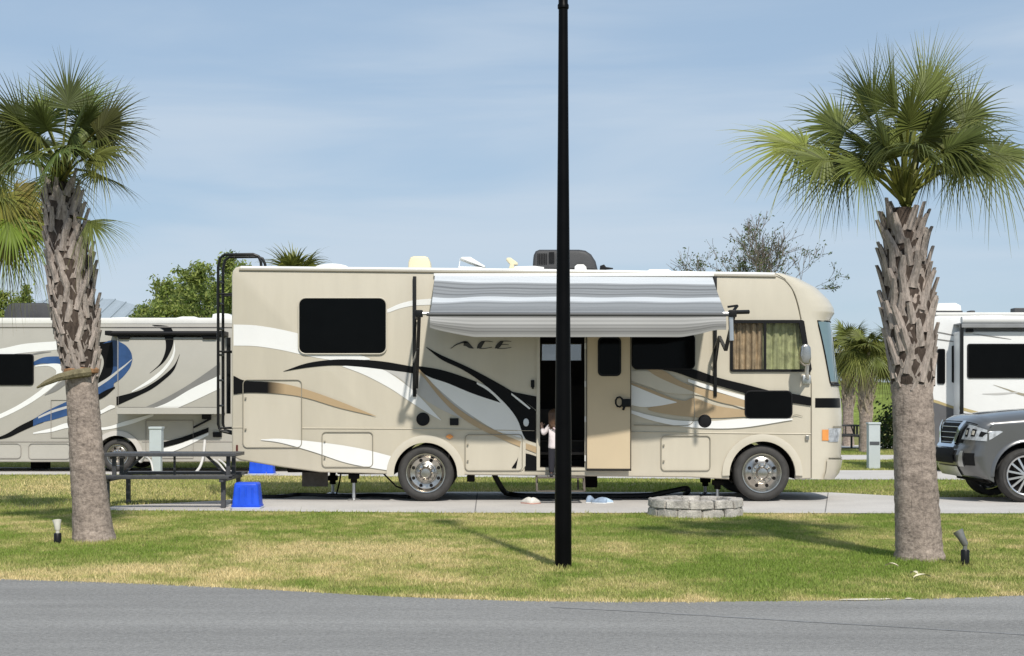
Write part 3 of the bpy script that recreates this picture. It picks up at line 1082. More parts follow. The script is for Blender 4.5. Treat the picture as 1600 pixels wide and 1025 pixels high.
roof_profile('vent_dome', [(490, 425)] + [(490 + 56 * k / 10, 418 - 6.5 * math.sin(math.pi * (k / 10)) ** .6) for k in range(11)] + [(546, 425)], 24.9, 25.4, ROOFW, .02)
roof_profile('plumbing_vent', [(637, 432), (638, 409), (641, 402), (646, 400), (664, 400), (669, 402), (672, 409), (674, 432)], 24.75, 25.1, VENTCREAM, .03)
b = MB()                                                                   # hatch standing open
s2 = Side(24.9, rv)
b.prism(s2.P([(716, 416), (757, 417), (757, 421), (716, 420)]), 24.9, 25.35, r=.01)
b.prism(s2.P([(719, 403.5), (722, 401.5), (735, 401.5), (758, 415.5), (757, 418)]), 24.88, 25.37, r=.01)
b.bar((s2.x(719), 24.93, s2.z(404)), (s2.x(717), 24.93, s2.z(418)), .012, .012)
b.build('roof_hatch', WHITE, rv, 30)
b = MB()
b.prism(s2.P([(794, 422), (797, 412), (791, 405), (792, 402), (798, 402), (809, 410), (809, 413), (803, 413), (804, 422)]), 24.95, 25.15, r=.01)
b.build('television_aerial', VENTCREAM, rv, 30)
pr = [(835, 424), (833, 414), (834, 398), (837, 392), (843, 389.5), (905, 389.5), (915, 391), (924, 397), (931, 408), (934, 420), (934, 426)]
ac = roof_profile('air_conditioner', pr, 24.9, 25.6, ACGREY, .06)
b = MB()
s3 = Side(24.895, rv)
for k in range(6):
    b.box(s3.x(840 + 2.6 * k), s3.x(841.4 + 2.6 * k), 24.885, 24.91, s3.z(413), s3.z(396))
b.box(s3.x(858), s3.x(866), 24.88, 24.91, s3.z(411), s3.z(394))
b.build('air_grille', BLACKP, ac)
b = MB()
s2 = Side(24.7, rv)
b.prism(s2.P([(898, 428), (898, 416), (902, 413), (912, 413), (916, 417), (918, 428)]), 24.7, 24.85, r=.01)
b.build('roof_vent', ROOFW, rv, 30)
b = MB()
b.prism(s2.P([(1010, 430), (1011, 423), (1015, 420.5), (1045, 420.5), (1049, 423), (1050, 430)]), 24.7, 25.1, r=.02)
b.build('roof_vent', ROOFW, rv, 30)
b = MB()
b.prism(s2.P([(800, 424), (804, 417), (835, 416), (850, 418), (850, 425)]), 24.6, 25.1, r=.02)
b.build('roof_vent', ROOFW, rv, 30)
b = MB()
b.prism(s2.P([(937, 424), (938, 415), (944, 413), (947, 417), (958, 418.5), (958, 420), (947, 421), (946, 424)]), 24.7, 24.78, r=.008)
b.build('satellite_mast', BLACKP, rv, 30)

# ---- belt seam, arch flares, compartment doors
b = MB()
b.tube([(S.x(a), Y0 - .004, S.z(c)) for a, c in [(362.5, 668), (380, 668)]], .007, 6)
b.tube([(S.x(a), Y0 - .004, S.z(c)) for a, c in [(471, 669), (640, 670), (835, 673)]], .009, 6)
b.tube([(S.x(a), Y0 - .004, S.z(c)) for a, c in [(986, 675), (1267, 678)]], .009, 6)
b.build('belt_moulding', BEIGE2, rv, True)
for cx, cy, r in ((665, 741, 50), (1191, 741, 52)):
    b = MB()
    po = arch(cx, cy, r + 11, -2, 182, 24)
    pi = arch(cx, cy, r - .5, -2, 182, 24)
    V, Fc = [], []
    for o_, i_ in zip(po, pi):
        m_ = ((o_[0] + i_[0]) / 2, (o_[1] + i_[1]) / 2)
        for q, d in ((o_, .002), (o_, .028), (m_, .04), (i_, .034), (i_, -.03)):
            a = S.p(q); V.append((a[0], Y0 - d, a[1]))
    for k in range(len(po) - 1):
        for j in range(4): Fc.append((k * 5 + j, k * 5 + j + 1, (k + 1) * 5 + j + 1, (k + 1) * 5 + j))
    b.add(V, Fc)
    b.build('wheel_arch', CREAM, rv, 50)
S.hatch(380, 593.5, 471.5, 699, 7)
S.hatch(503.5, 675, 582.5, 729.5, 6)
S.hatch(727, 679, 816, 735, 6)
S.hatch(1033, 681, 1109.5, 735, 6)
b = MB()                                                                   # generator hatch, outlined only
ed = smooth([(1083, 600, 0), (1085, 640, 0), (1084, 655, 0), (1078, 663, 0), (1060, 665, 0), (990, 664, 0)], 5)
b.tube([(S.x(q[0]), Y0 - .02, S.z(q[1])) for q in ed], .007, 6)
b.build('generator_door_edge', SEAM, rv, True)

# ---- graphics
S.decal('white_swoosh', [(365, 507), (400, 508.5), (440, 515), (480, 525), (520, 540), (578, 560)], [(365, 540), (400, 541), (440, 547), (490, 558), (530, 563.5), (578, 562)], WHITE)
S.decal('white_swoosh', [(598, 486), (608, 482), (625, 474.5), (648, 469), (682, 466)], [(598, 489), (608, 488), (625, 482), (648, 477.5), (682, 476)], WHITE)
S.decal('silver_swoosh', [(598, 575), (640, 583), (665, 590), (690, 598), (720, 606)], [(598, 577), (625, 592), (655, 618), (690, 640), (745, 664)], SILVER)
S.decal('white_swoosh', [(535, 572), (565, 570), (597, 577), (625, 594), (653, 617), (689, 656)], [(535, 572.5), (570, 586), (610, 607), (640, 627), (665, 643), (689, 657)], WHITE)
S.decal('black_swoosh', [(443, 580), (480, 567.5), (520, 562), (560, 562), (600, 565), (646, 573)], [(443, 580.5), (480, 574.5), (520, 571), (560, 573), (600, 577.5), (646, 583)], BLACKV)
S.decal('white_swoosh', [(662, 585), (700, 598), (745, 603), (780, 622), (805, 650), (820, 684)], [(662, 586), (690, 612), (720, 637), (760, 664), (790, 679), (820, 685)], WHITE)
S.decal('black_swoosh', [(651, 571.5), (690, 578), (730, 591), (757, 603.5), (784, 629)], [(651, 572), (668, 587.5), (700, 599), (740, 615.5), (784, 630)], BLACKV)
S.decal('white_line', [(745, 597), (765, 607), (785, 627), (806, 655), (822, 690)], [(745, 600), (763, 611), (781, 628), (801, 655), (815, 690)], WHITE)
S.decal('black_swoosh', [(666, 542), (690, 555), (730, 573), (770, 594), (805, 615), (837.5, 642)], [(666, 543), (690, 562), (725, 579), (757, 601), (788, 629), (808, 655), (820, 684), (837.5, 692)], BLACKV)
S.decal('black_swoosh', [(800, 612), (820, 616), (838, 619.5)], [(800, 612.5), (820, 627), (838, 641)], BLACKV)
S.decal('white_line', [(799, 614), (815, 626), (829, 638)], [(799, 617), (813, 628.5), (827, 639.5)], WHITE)
S.decal('tan_swoosh', [(652, 574), (668, 590), (692, 617), (720, 641), (760, 666), (800, 682), (838, 694)], [(652, 577), (664, 592), (688, 622), (715, 648), (750, 670), (795, 691), (838, 708)], TAN)
S.decal('cream_line', [(785, 676), (812, 684), (838, 693)], [(785, 678), (812, 689), (838, 698)], CREAM)
S.decal('black_patch', [(820, 708), (829, 710), (838, 713)], [(820, 735.5), (829, 735.5), (838, 735.5)], BLACKV)
S.decal('black_patch', [(800, 730), (808, 718), (814, 702)], [(800, 731), (807, 731), (814, 729)], BLACKV)
S.decal('cream_line', [(814, 690), (818, 691), (821.5, 692)], [(806, 735.5), (815, 735), (821, 728)], CREAM)
S.decal('white_swoosh', [(408, 686.5), (440, 685.5), (500, 691), (560, 700), (613, 713)], [(408, 687.5), (440, 692), (490, 706), (545, 724), (613, 736)], WHITE)
FADE, nt, p = nodes_of('black_to_tan_vinyl')
tc = nt.nodes.new('ShaderNodeTexCoord'); sx_ = nt.nodes.new('ShaderNodeSeparateXYZ')
lnk(nt, tc.outputs['Object'], sx_.inputs[0])
mr = nt.nodes.new('ShaderNodeMapRange')
mr.inputs[1].default_value, mr.inputs[2].default_value = S.x(418) - rv.location.x, S.x(446) - rv.location.x
lnk(nt, sx_.outputs[0], mr.inputs[0])
mx = nt.nodes.new('ShaderNodeMix'); mx.data_type = 'RGBA'
mx.inputs[6].default_value = (.006, .006, .0065, 1); mx.inputs[7].default_value = (.42, .31, .185, 1)
lnk(nt, mr.outputs[0], mx.inputs[0]); lnk(nt, mx.outputs[2], p.inputs['Base Color'])
p.inputs['Roughness'].default_value = .4; p.inputs['Specular IOR Level'].default_value = .12
S.decal('fading_stripe', [(365, 587), (385, 595), (430, 597.5), (470, 606), (520, 623), (588, 650)], [(365, 616), (390, 613.5), (440, 615.5), (480, 622), (530, 637), (588, 650.5)], FADE)
# forward of the door
S.decal('tan_swoosh', [(986, 598), (1015, 608), (1050, 622), (1070, 626), (1085, 622), (1120, 634), (1166, 641)], [(986, 601), (1010, 612), (1040, 628), (1012, 639), (1050, 648), (1110, 653), (1166, 651)], TAN)
S.decal('white_swoosh', [(986, 601), (1010, 611), (1035, 621), (1057, 628)], [(986, 633), (1005, 636), (1030, 634), (1057, 629)], WHITE)
S.decal('white_swoosh', [(986, 580), (1010, 580), (1030, 586), (1060, 600), (1090, 612), (1130, 624), (1166, 632)], [(986, 595), (1010, 603), (1040, 613), (1070, 616), (1090, 617), (1130, 628), (1166, 640)], CREAM)
S.decal('tan_swoosh', [(1012, 577), (1036, 579), (1060, 594), (1085, 604), (1120, 613), (1166, 626)], [(1012, 578), (1024, 587), (1052, 600), (1085, 613), (1120, 627), (1166, 637)], TAN)
S.decal('white_swoosh', [(986, 641), (1020, 650), (1060, 657), (1110, 658), (1166, 654), (1238, 654)], [(986, 646), (1015, 656), (1050, 664), (1100, 669), (1160, 668), (1238, 656)], WHITE)
S.decal('white_line', [(1075, 592), (1100, 600), (1130, 610), (1166, 619)], [(1075, 597), (1100, 606), (1130, 615), (1166, 626)], WHITE)
S.decal('black_swoosh', [(1036, 577), (1060, 577), (1083, 577), (1120, 589.5), (1166, 601), (1210, 612), (1240, 615.5), (1267, 621)], [(1036, 578), (1056, 582), (1085, 592), (1120, 602), (1166, 615), (1210, 625), (1240, 630), (1267, 634)], BLACKV)
S.decal('script_mark', [(1238, 648.5), (1245, 647.5), (1254, 650)], [(1238, 650), (1245, 649), (1254, 650.8)], SEAM)
# the lettering  A C E
lg = MB()
S.k += 1
for top, bot in (([(704, 544.5), (713, 537.5), (725, 533), (731, 533.5)], [(704, 545.2), (713, 539.5), (722, 536.5), (730, 536)]),
                 ([(725, 534), (731, 534), (739, 543), (740, 544.5)], [(724, 540), (729, 541.5), (733, 544), (740, 544.8)]),
                 ([(745, 544), (747, 538), (752, 533.5), (758, 532.8)], [(745, 544.5), (751, 544), (754, 540), (758, 533.2)]),
                 ([(752, 533), (762, 532.6), (770, 534)], [(752, 533.9), (762, 533.5), (770, 534.6)]),
                 ([(749, 544), (758, 544), (769, 542)], [(749, 545), (758, 544.9), (769, 542.8)]),
                 ([(773, 544), (776, 538), (781, 533.5), (787, 532.8)], [(773, 544.5), (779, 544), (783, 540), (787, 533.2)]),
                 ([(781, 533), (790, 532.6), (799, 533.4)], [(781, 533.9), (790, 533.5), (799, 534)]),
                 ([(779, 538.2), (786, 538), (795, 538.2)], [(779, 539.2), (786, 539), (795, 538.8)]),
                 ([(777, 544), (788, 544), (799, 542.6)], [(777, 545), (788, 544.9), (799, 543.4)])):
    a = [(q[0], q[1]) for q in smooth([(x, y, 0) for x, y in top], 4)] + [(q[0], q[1]) for q in reversed(smooth([(x, y, 0) for x, y in bot], 4))]
    pts = S.P(a)
    lg.prism(pts, Y0 - .008, Y0 - .001)
lg.build('lettering', mat('lettering_charcoal', (.035, .034, .032), .4), rv)

# ---- windows, speakers, small fittings
S.window(rrect(467, 465.5, 604, 553, 11), .016, rim=CREAM)
S.window(rrect(987, 521, 1086, 577.5, 9), .016)
S.window(rrect(1163, 610, 1238, 654, 9), .02, name='lower_window')
fr = S.poly('cab_window', [(1141, 502), (1143, 500), (1253, 500), (1256, 502), (1268, 577), (1266, 581), (1143, 581), (1140.5, 578)], BLACKP, -.01, .03, holes=[[(1145, 505), (1193, 505), (1193, 577), (1145, 577)], [(1197, 505), (1248, 505), (1261, 577), (1197, 577)]])
b = MB()
b.prism(S.P([(1143, 503), (1251, 503), (1264, 579), (1143, 579)]), Y0 - .012, Y0 - .008)
b.build('pane', glass_mat('cab_glass', (.03, .035, .035), .1), fr)
def curtain(x0, x1, col, nm, seed, y):
    g = random.Random(seed)
    V, Fc = [], []
    nx = 44
    for i in range(nx + 1):
        t = i / nx
        px = lerp(x0, x1, t)
        for j in range(7):
            u = j / 6
            py = lerp(502, 584, u)
            d = .022 * math.sin(t * 31 + seed + .5 * math.sin(u * 3 + seed)) + .012 * math.sin(t * 71 + u)
            V.append((S.x(px), y + d, S.z(py)))
    for i in range(nx):
        for j in range(6): Fc.append((i * 7 + j, (i + 1) * 7 + j, (i + 1) * 7 + j + 1, i * 7 + j + 1))
    b = MB(); b.add(V, Fc)
    return b.build(nm, mat(nm + str(seed), col, .9, var=.45, vs=9), rv, True)
curtain(1141, 1194, (.42, .32, .2), 'curtain', 1, Y0 + .1)
curtain(1194, 1268, (.40, .42, .22), 'curtain', 2, Y0 + .13)
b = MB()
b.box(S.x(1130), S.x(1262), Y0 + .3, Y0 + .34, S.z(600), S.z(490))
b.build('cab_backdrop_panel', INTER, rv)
for cx, cy in ((661, 655), (1101, 658)):
    b = MB(); q = S.p((cx, cy)); r = 10 / S.s
    b.lathe([(r * 1.02, .01), (r * 1.05, -.022), (r * .9, -.03), (r * .82, -.024), (r * .4, -.028), (0, -.028)], (q[0], Y0, q[1]), 'y', 28)
    b.build('round_vent', BLACKP, rv, 40)
S.poly('outlet_cover', [(703, 653.5), (716.5, 653.5), (716.5, 664.5), (703, 664.5)], BLACKP, -.005, .03, r=.006)
S.poly('marker_lamp', [(697, 683)] + [(697 + 11 * k / 8, 681.5 - 3.0 * math.sin(math.pi * k / 8)) for k in range(9)] + [(708, 683), (703, 686)], AMBER, -.005, .03, r=.004)
S.poly('tail_marker', rrect(369.3, 695, 372, 705, 1.2), REDLENS, -.005, .03)
q = S.p((833, 600)); b = MB()
b.box(q[0] - .035, q[0] + .02, Y0 - .035, Y0, q[1] - .05, q[1] + .06, b=.012); b.box(q[0] - .02, q[0] + .01, Y0 - .06, Y0 - .03, q[1] - .075, q[1] - .01, b=.006)
b.build('grab_light', BLACKP, rv)
S.poly('keypad', [(822 + 4.5 * math.cos(k * .524), 660 + 6.5 * math.sin(k * .524)) for k in range(12)], ALU, -.005, .035, r=.005)
b = MB(); q = S.p((1260, 683)); b.box(q[0] - .02, q[0] + .035, Y0 - .04, Y0, q[1] - .045, q[1] + .03, b=.01)
b.build('cab_latch', CHROME, rv)

# ---- mirror
b = MB()
sM = Side(23.62, rv)
hd = [(1249, 552), (1251, 541), (1256, 537.5), (1262, 538), (1266, 543), (1267, 560), (1265, 570), (1256, 572), (1250, 566)]
b.prism(sM.P(hd), 23.56, 23.72, r=.03, mi=0)
b.tube([(sM.x(1262), 23.66, sM.z(570)), (sM.x(1262), 23.7, sM.z(583)), (S.x(1262), Y0 - .01, S.z(592))], .03, 8, mi=1)
b.box(S.x(1253), S.x(1266), Y0 - .06, Y0, S.z(600), S.z(586), 1, b=.02)
mo = b.build('door_mirror', [CHROME, ALU], rv, 40)

# ---- wheels, jacks, mud flaps, tanks
zc = lambda r: r + .013
wr = 0.425
for cx, st in ((665, 'dished'), (1191, 'convex')):
    x = S.x(cx)
    wheel(rv, (x, Y0 + .035, zc(wr)), wr, .24, .283, st)
    wheel(rv, (x, Y1 - .035, zc(wr)), wr, .24, .283, st, side=1)
    b = MB(); b.tube([(x, Y0 + .2, zc(wr)), (x, Y1 - .2, zc(wr))], .07, 10)
    if st == 'dished': b.lathe([(0, -.18), (.16, -.12), (.2, 0), (.16, .12), (0, .18)], (x, 25.2, zc(wr)), 'y', 16)
    b.build('axle', UNDER, rv, True)
wheel(rv, (S.x(665), Y0 + .31, zc(wr)), wr, .22, .283, 'dished')
wheel(rv, (S.x(665), Y1 - .31, zc(wr)), wr, .22, .283, 'dished', side=1)


def jack(px, Y, top_py):
    s2 = Side(Y, rv)
    x = s2.x(px)
    b = MB()
    zt = s2.z(top_py)
    b.lathe([(0, 0), (.09, 0), (.1, .012), (.04, .03)], (x, Y, .013), 'z', 16, mi=1)
    b.tube([(x, Y, .03), (x, Y, zt)], .027, 10, mi=1)
    b.tube([(x, Y, zt - .12), (x, Y, zt + .1)], .05, 12, mi=0)
    b.box(x - .08, x + .08, Y - .08, Y + .08, zt - .06, zt + .02, 0, b=.015)
    b.build('levelling_jack', [UNDER, ALU], rv, 40)
for px, Y, t in ((553, 24.35, 742), (520, 26.0, 745), (1121, 24.5, 752), (1102, 25.9, 748)): jack(px, Y, t)
b = MB()
b.box(S.x(450), S.x(493), 25.6, 25.63, S.z(769), S.z(728))
b.build('mud_flap', mat('worn_mud_flap', (.3, .25, .21), .8, var=.3, vs=8), rv)
b = MB()
b.box(S.x(916), S.x(939), 25.0, 25.3, .17, .6, b=.02)
b.box(S.x(729), S.x(741), 24.2, 24.4, S.z(754), S.z(743), b=.012)
b.box(S.x(440), S.x(500), 24.6, 26.2, S.z(741), S.z(725), b=.02)
b.box(S.x(760), S.x(1110), 24.5, 26.1, S.z(744), S.z(720), b=.02)
b.box(S.x(520), S.x(610), 24.6, 26.1, S.z(744), S.z(722), b=.02)
b.build('underbody', UNDER, rv)
b = MB()
b.tube([(S.x(a), 24.4, S.z(c)) for a, c in [(595, 741), (604, 750), (616, 762), (632, 768)]], .014, 6)
b.build('cable', UNDER, rv, True)
b = MB()
b.tube([(S.x(a), 25.2, S.z(c)) for a, c in [(520, 741), (517, 760), (512, 779)]], .014, 6)
b.build('cable', UNDER, rv, True)

# ---- entry step
st = MB()
st.box(S.x(840), S.x(912), 23.66, 23.98, .375, .395, 0, b=.006)
for px in (838.5, 903, 912): st.bar((S.x(px), 23.9, .2), (S.x(px), 24.2, .47), .03, .02, mi=0)
st.box(S.x(838), S.x(912), 23.5, 23.72, .185, .2, 0, b=.006)
for px in (838.5, 911.5): st.bar((S.x(px), 23.6, .19), (S.x(px), 23.86, .39), .03, .015, mi=0)
st.build('entry_step', [mat('worn_step_metal', (.1, .085, .07), .7, var=.5, vs=6)], rv)

# ---- entry door swung back against the wall
dd = MB()
A = Vector((S.x(916), Y0 - .045, 0)); B_ = Vector((S.x(985.5), Y0 - .13, 0))
ux = (B_ - A); wlen = ux.length; ux.normalize(); un = Vector((ux.y, -ux.x, 0))
if un.y > 0: un = -un
def dpt(a, z, d): return A + ux * a + un * d + Vector((0, 0, z))
def dprism(b, poly, d0, d1, mi=0, holes=()):
    t = MB(); t.prism(poly, -d1, -d0, holes, mi=mi)
    b.add([dpt(v[0], v[2], -v[1]) for v in t.v], t.f, mi)
zb, zt = S.z(733), S.z(524)
dprism(dd, [(0, zb), (wlen, zb), (wlen, zt), (0, zt)], 0, .03)
dobj = dd.build('entry_door', DOORB, rv)
e = MB()
ring_o = [(0, zb), (wlen, zb), (wlen, zt), (0, zt)]
dprism(e, ring_o, .03, .036, 0, [[(.014, zb + .014), (wlen - .014, zb + .014), (wlen - .014, zt - .014), (.014, zt - .014)]])
e.build('door_trim', mat('dark_door_trim', (.05, .04, .03), .5), dobj)
a0, a1 = (934 - 916) / 69.5 * wlen, (970 - 916) / 69.5 * wlen
e = MB(); dprism(e, rrect(a0, S.z(588), a1, S.z(527), .07), .03, .046)
wn = e.build('door_window', BLACKP, dobj)
e = MB(); dprism(e, rrect(a0 + .025, S.z(585), a1 - .025, S.z(530), .06), .046, .05)
e.build('pane', TINT, wn)
e = MB()
c = dpt((967 - 916) / 69.5 * wlen, S.z(628), .05); c2 = dpt((977 - 916) / 69.5 * wlen, S.z(630), .05)
e.tube([c + Vector((.055 * math.cos(t * .7), -.02, .075 * math.sin(t * .7))) for t in range(10)], .014, 8)
e.box(c2.x - .06, c2.x + .07, c2.y - .03, c2.y + .03, c2.z - .055, c2.z + .065, b=.012)
e.tube([c2, c2 + Vector((-.04, -.03, -.1))], .018, 8)
e.build('door_handle', BLACKP, dobj, True)
e = MB()
dprism(e, [(.0, zb - .02), (wlen, zb - .02), (wlen, zb), (0, zb)], -.01, .036)
e.build('door_sweep', BLACKP, dobj)

# ---- ladder on the rear wall
b = MB()
xr_ = S.x(362)
lx = (344.5 - CX) / (F / 25.2)
for Yl in (25.0, 25.42):
    pts = [(xr_ - .02, Yl, .98), (lx + .03, Yl, 1.06), (lx, Yl, 1.16), (lx, Yl, 3.62), (lx + .03, Yl, 3.76), (lx + .1, Yl, 3.815), (lx + .55, Yl, 3.82), (lx + .63, Yl, 3.79), (lx + .67, Yl, 3.7), (lx + .68, Yl, 3.5)]
    b.tube(pts, .023, 8)
for z in (1.45, 1.85, 2.25, 2.66, 3.06, 3.4):
    b.tube([(lx, 25.0, z), (lx, 25.42, z)], .018, 6)
for z in (1.1, 2.3, 3.2):
    for Yl in (25.0, 25.42): b.tube([(lx, Yl, z), (xr_ + .01, Yl, z)], .016, 6)
for xk in (.2, .42):
    b.tube([(lx + xk, 25.0, 3.82), (lx + xk, 25.42, 3.82)], .016, 6)
b.build('roof_ladder', BLACKM, rv, True)
b = MB()
b.tube([((357 - CX) / (F / 25.8), 25.8, 1.32), ((357 - CX) / (F / 25.8), 25.8, 2.55)], .035, 8)
b.box(xr_ - .12, xr_ + .02, 25.5, 25.9, 1.75, 1.8)
b.build('rear_bracket', BLACKM, rv, True)

# ---- awning
yT = 22.55
sT = Side(yT, rv)
NX, NV = 70, 18
FABM, nt, p = nodes_of('striped_awning_cloth')
a_ = nt.nodes.new('ShaderNodeAttribute'); a_.attribute_name = 'stripe'
cr = nt.nodes.new('ShaderNodeValToRGB'); cr.color_ramp.interpolation = 'CONSTANT'
stops = [(0, .56), (.17, .3), (.2, .19), (.235, .24), (.29, .15), (.325, .25), (.36, .2), (.39, .24), (.43, .15), (.455, .23), (.50, .26), (.525, .54), (.64, .36), (.675, .21), (.72, .25), (.80, .22), (.88, .2), (.93, .24), (.97, .18)]
cr.color_ramp.elements[0].position = 0; cr.color_ramp.elements[0].color = (.6, .6, .6, 1)
cr.color_ramp.elements.remove(cr.color_ramp.elements[1])
for i, (t, v) in enumerate(stops):
    e_ = cr.color_ramp.elements[0] if i == 0 else cr.color_ramp.elements.new(t)
    e_.color = (v * .96, v, v * 1.03, 1)
lnk(nt, a_.outputs['Fac'], cr.inputs['Fac'])
lnk(nt, cr.outputs[0], p.inputs['Base Color'])
p.inputs['Roughness'].default_value = .75; p.inputs['Specular IOR Level'].default_value = .2
tcx = nt.nodes.new('ShaderNodeTexCoord'); mpx = nt.nodes.new('ShaderNodeMapping'); mpx.inputs['Scale'].default_value = (1, 6, 6)
nzx = nt.nodes.new('ShaderNodeTexNoise'); nzx.inputs['Scale'].default_value = 1.6; nzx.inputs['Detail'].default_value = 4
lnk(nt, tcx.outputs['Object'], mpx.inputs[0]); lnk(nt, mpx.outputs[0], nzx.inputs['Vector'])
bpx = nt.nodes.new('ShaderNodeBump'); bpx.inputs['Distance'].default_value = .03
lnk(nt, nzx.outputs['Fac'], bpx.inputs['Height']); lnk(nt, bpx.outputs[0], p.inputs['Normal'])


def cloth(fn, nx, nv, sfun, name, parent, m):
    V, Fc, A_ = [], [], []
    for i in range(nx + 1):
        for j in range(nv + 1):
            V.append(fn(i / nx, j / nv)); A_.append(sfun(j / nv))
    for i in range(nx):
        for j in range(nv): Fc.append((i * (nv + 1) + j, (i + 1) * (nv + 1) + j, (i + 1) * (nv + 1) + j + 1, i * (nv + 1) + j + 1))
    b = MB(); b.add(V, Fc)
    o = b.build(name, m, parent, True, fix=False)
    at_ = o.data.attributes.new('stripe', 'FLOAT', 'POINT')
    at_.data.foreach_set('value', A_)
    return o


XL, XR = S.x(680), S.x(1113)
TL, TR = sT.x(672), sT.x(1134)
def fab(u, v):
    x = lerp(lerp(XL, XR, u), lerp(TL, TR, u), v)
    za = lerp(S.z(429.5), S.z(433.5), u); zb_ = lerp(sT.z(489), sT.z(489.5), u)
    sag = .03 * math.sin(math.pi * v)
    wr_ = .035 * math.exp(-(u / .13) ** 2) * math.sin(10 * u + 4.5 * v + 1) * math.sin(math.pi * min(1, v * 1.1)) + .006 * math.sin(23 * u + 7 * v) * math.sin(math.pi * v)
    return (x, lerp(Y0 - .03, yT, v), lerp(za, zb_, v) - sag + wr_)
aw = cloth(fab, NX, NV, lambda v: v, 'awning', rv, FABM)
def val(u, v):
    x = lerp(TL - .0, TR, u)
    drop = .165 + .135 * min(1, math.sin(math.pi * min(max(u, 0), 1)) * 2.2) ** .8
    if u > .92: drop = lerp(drop, .2, (u - .92) / .08)
    y = yT - .02 - .03 * math.sin(v * 2.6) + .012 * math.sin(17 * u) * v
    return (x, y, sT.z(493.5) - drop * v)
VALM, nt2, p2 = nodes_of('awning_valance_cloth')
a2 = nt2.nodes.new('ShaderNodeAttribute'); a2.attribute_name = 'stripe'
c2r = nt2.nodes.new('ShaderNodeValToRGB'); c2r.color_ramp.interpolation = 'CONSTANT'
c2r.color_ramp.elements.remove(c2r.color_ramp.elements[1])
for i, (t, v) in enumerate([(0, .2), (.1, .36), (.2, .3), (.3, .38), (.4, .24), (.5, .3), (.56, .19), (.64, .24), (.7, .17), (.78, .24), (.88, .33)]):
    e_ = c2r.color_ramp.elements[0] if i == 0 else c2r.color_ramp.elements.new(t)
    e_.color = (v, v * .99, v * .97, 1)
lnk(nt2, a2.outputs['Fac'], c2r.inputs['Fac']); lnk(nt2, c2r.outputs[0], p2.inputs['Base Color']); p2.inputs['Roughness'].default_value = .8
cloth(val, NX, 12, lambda v: v, 'valance', aw, VALM)
b = MB()
b.tube([(TL - .05, yT - .015, sT.z(491.2)), (TR + .05, yT - .015, sT.z(491.7))], .026, 12)
b.build('roller_tube', mat('grey_tube', (.07, .072, .076), .5), aw, True)
b = MB()
b.box(XL - .02, XR + .02, Y0 - .05, Y0 - .002, S.z(432) - .0, S.z(427.5), b=.008)
b.build('wall_rail', WHITE, aw)
for px, ptube, zl in ((648, 655, 2.72), (1117, 1145, 2.72)):
    b = MB()
    x = S.x(px); xt = sT.x(ptube)
    b.box(x - .026, x + .026, Y0 - .05, Y0, S.z(620), S.z(432), b=.008)       # channel on the wall
    zT = sT.z(490)
    b.box(xt - .06, xt + .05, yT - .06, yT + .06, zT - .05, zT + .05, b=.012)   # end casting
    b.tube([(xt + (.05 if px < 800 else -.05), yT, zT), (xt + (.14 if px < 800 else -.14), yT, zT)], .025, 8, mi=1)
    lo = (x + (.03 if px < 800 else .0), Y0 - .05, 1.72)
    if px < 800:
        b.bar(lo, (xt, yT + .02, zT), .05, .03)                                # main strut
        b.bar((x + .03, Y0 - .05, 2.75), (xt - .02, yT + .05, zT + .02), .035, .025)
    mid = Vector(lo).lerp(Vector((xt, yT, zT)), .55)
    if px < 800: b.bar((x - .02, Y0 - .05, 2.1), mid, .022, .022, mi=1)           # gas spring
    if px > 800:                                                               # knuckles of the folding arm
        b.bar((xt - .02, yT, zT + .0), (xt + .08, yT + .1, zT + .12), .03, .03)
        b.bar((xt + .08, yT + .1, zT + .12), (xt - .06, yT + .1, zT + .1), .03, .03)
        el_ = at(1134, 547, 23.15)
        b.bar((xt + .02, yT, zT), el_, .05, .03)
        b.bar(el_, at(1124, 526, 23.6), .045, .03)
        b.bar(at(1124, 526, 23.6), (x, Y0 - .04, S.z(545)), .04, .03)
        b.bar((x, Y0 - .04, S.z(575)), at(1124, 528, 23.6), .025, .025)
        b.tube([(xt - .03, yT, zT - .02), (xt - .02, yT - .01, zT - .38)], .035, 8, mi=1)
        b.tube([(xt + .02, yT, zT + .02), (xt + .24, yT + .1, zT + .03)], .03, 8)
    b.build('awning_arm', [BLACKM, ALU], aw, 30)
# ------------------------------------------------------------------ the taupe motorhome behind, with a slide-out
YB = 34.3
rb = thing('motorhome', 'taupe motorhome with blue and black swooshes and a slide-out, parked behind the left palm', 'motorhome', (at(150, 740, 35.5).x, 35.5, 0.012))
T = Side(YB, rb)
YBF = YB + 2.45
out = [(-330, 716), (-330, 506), (-326, 500), (-318, 498), (505, 498), (512, 504), (512, 720)]
out += [(260, 722)] + arch(183, 714, 34, -12, 192) + [(140, 722), (-300, 722)]
b = MB()
b.prism(T.P(out), YB, YBF, r=.03)
b.build('body', TAUPE, rb, 30)
b = MB()
b.box(T.x(-325), T.x(508), YB - .012, YBF + .012, T.z(506), T.z(496.5), b=.03)
b.build('roof_edge', ROOFW, rb, 30)
b = MB()
b.tube([(T.x(-328), YB - .01, T.z(511)), (T.x(510), YB - .01, T.z(511))], .012, 6)
b.build('roof_rail', TAUPE2, rb, True)
s2 = Side(35.1, rb)
b = MB()
b.prism(s2.P([(5, 500), (6, 488), (10, 478), (18, 473), (70, 473), (80, 477), (86, 486), (88, 500)]), 35.1, 35.8, r=.06)
b.build('air_conditioner', ACGREY, rb, 30)
b = MB()
b.prism(s2.P([(268, 502), (270, 497.5), (284, 494.5), (303, 494.5), (312, 497.5), (314, 502)]), 35.1, 35.6, r=.02)
b.build('roof_vent', ROOFW, rb, 30)
b = MB()
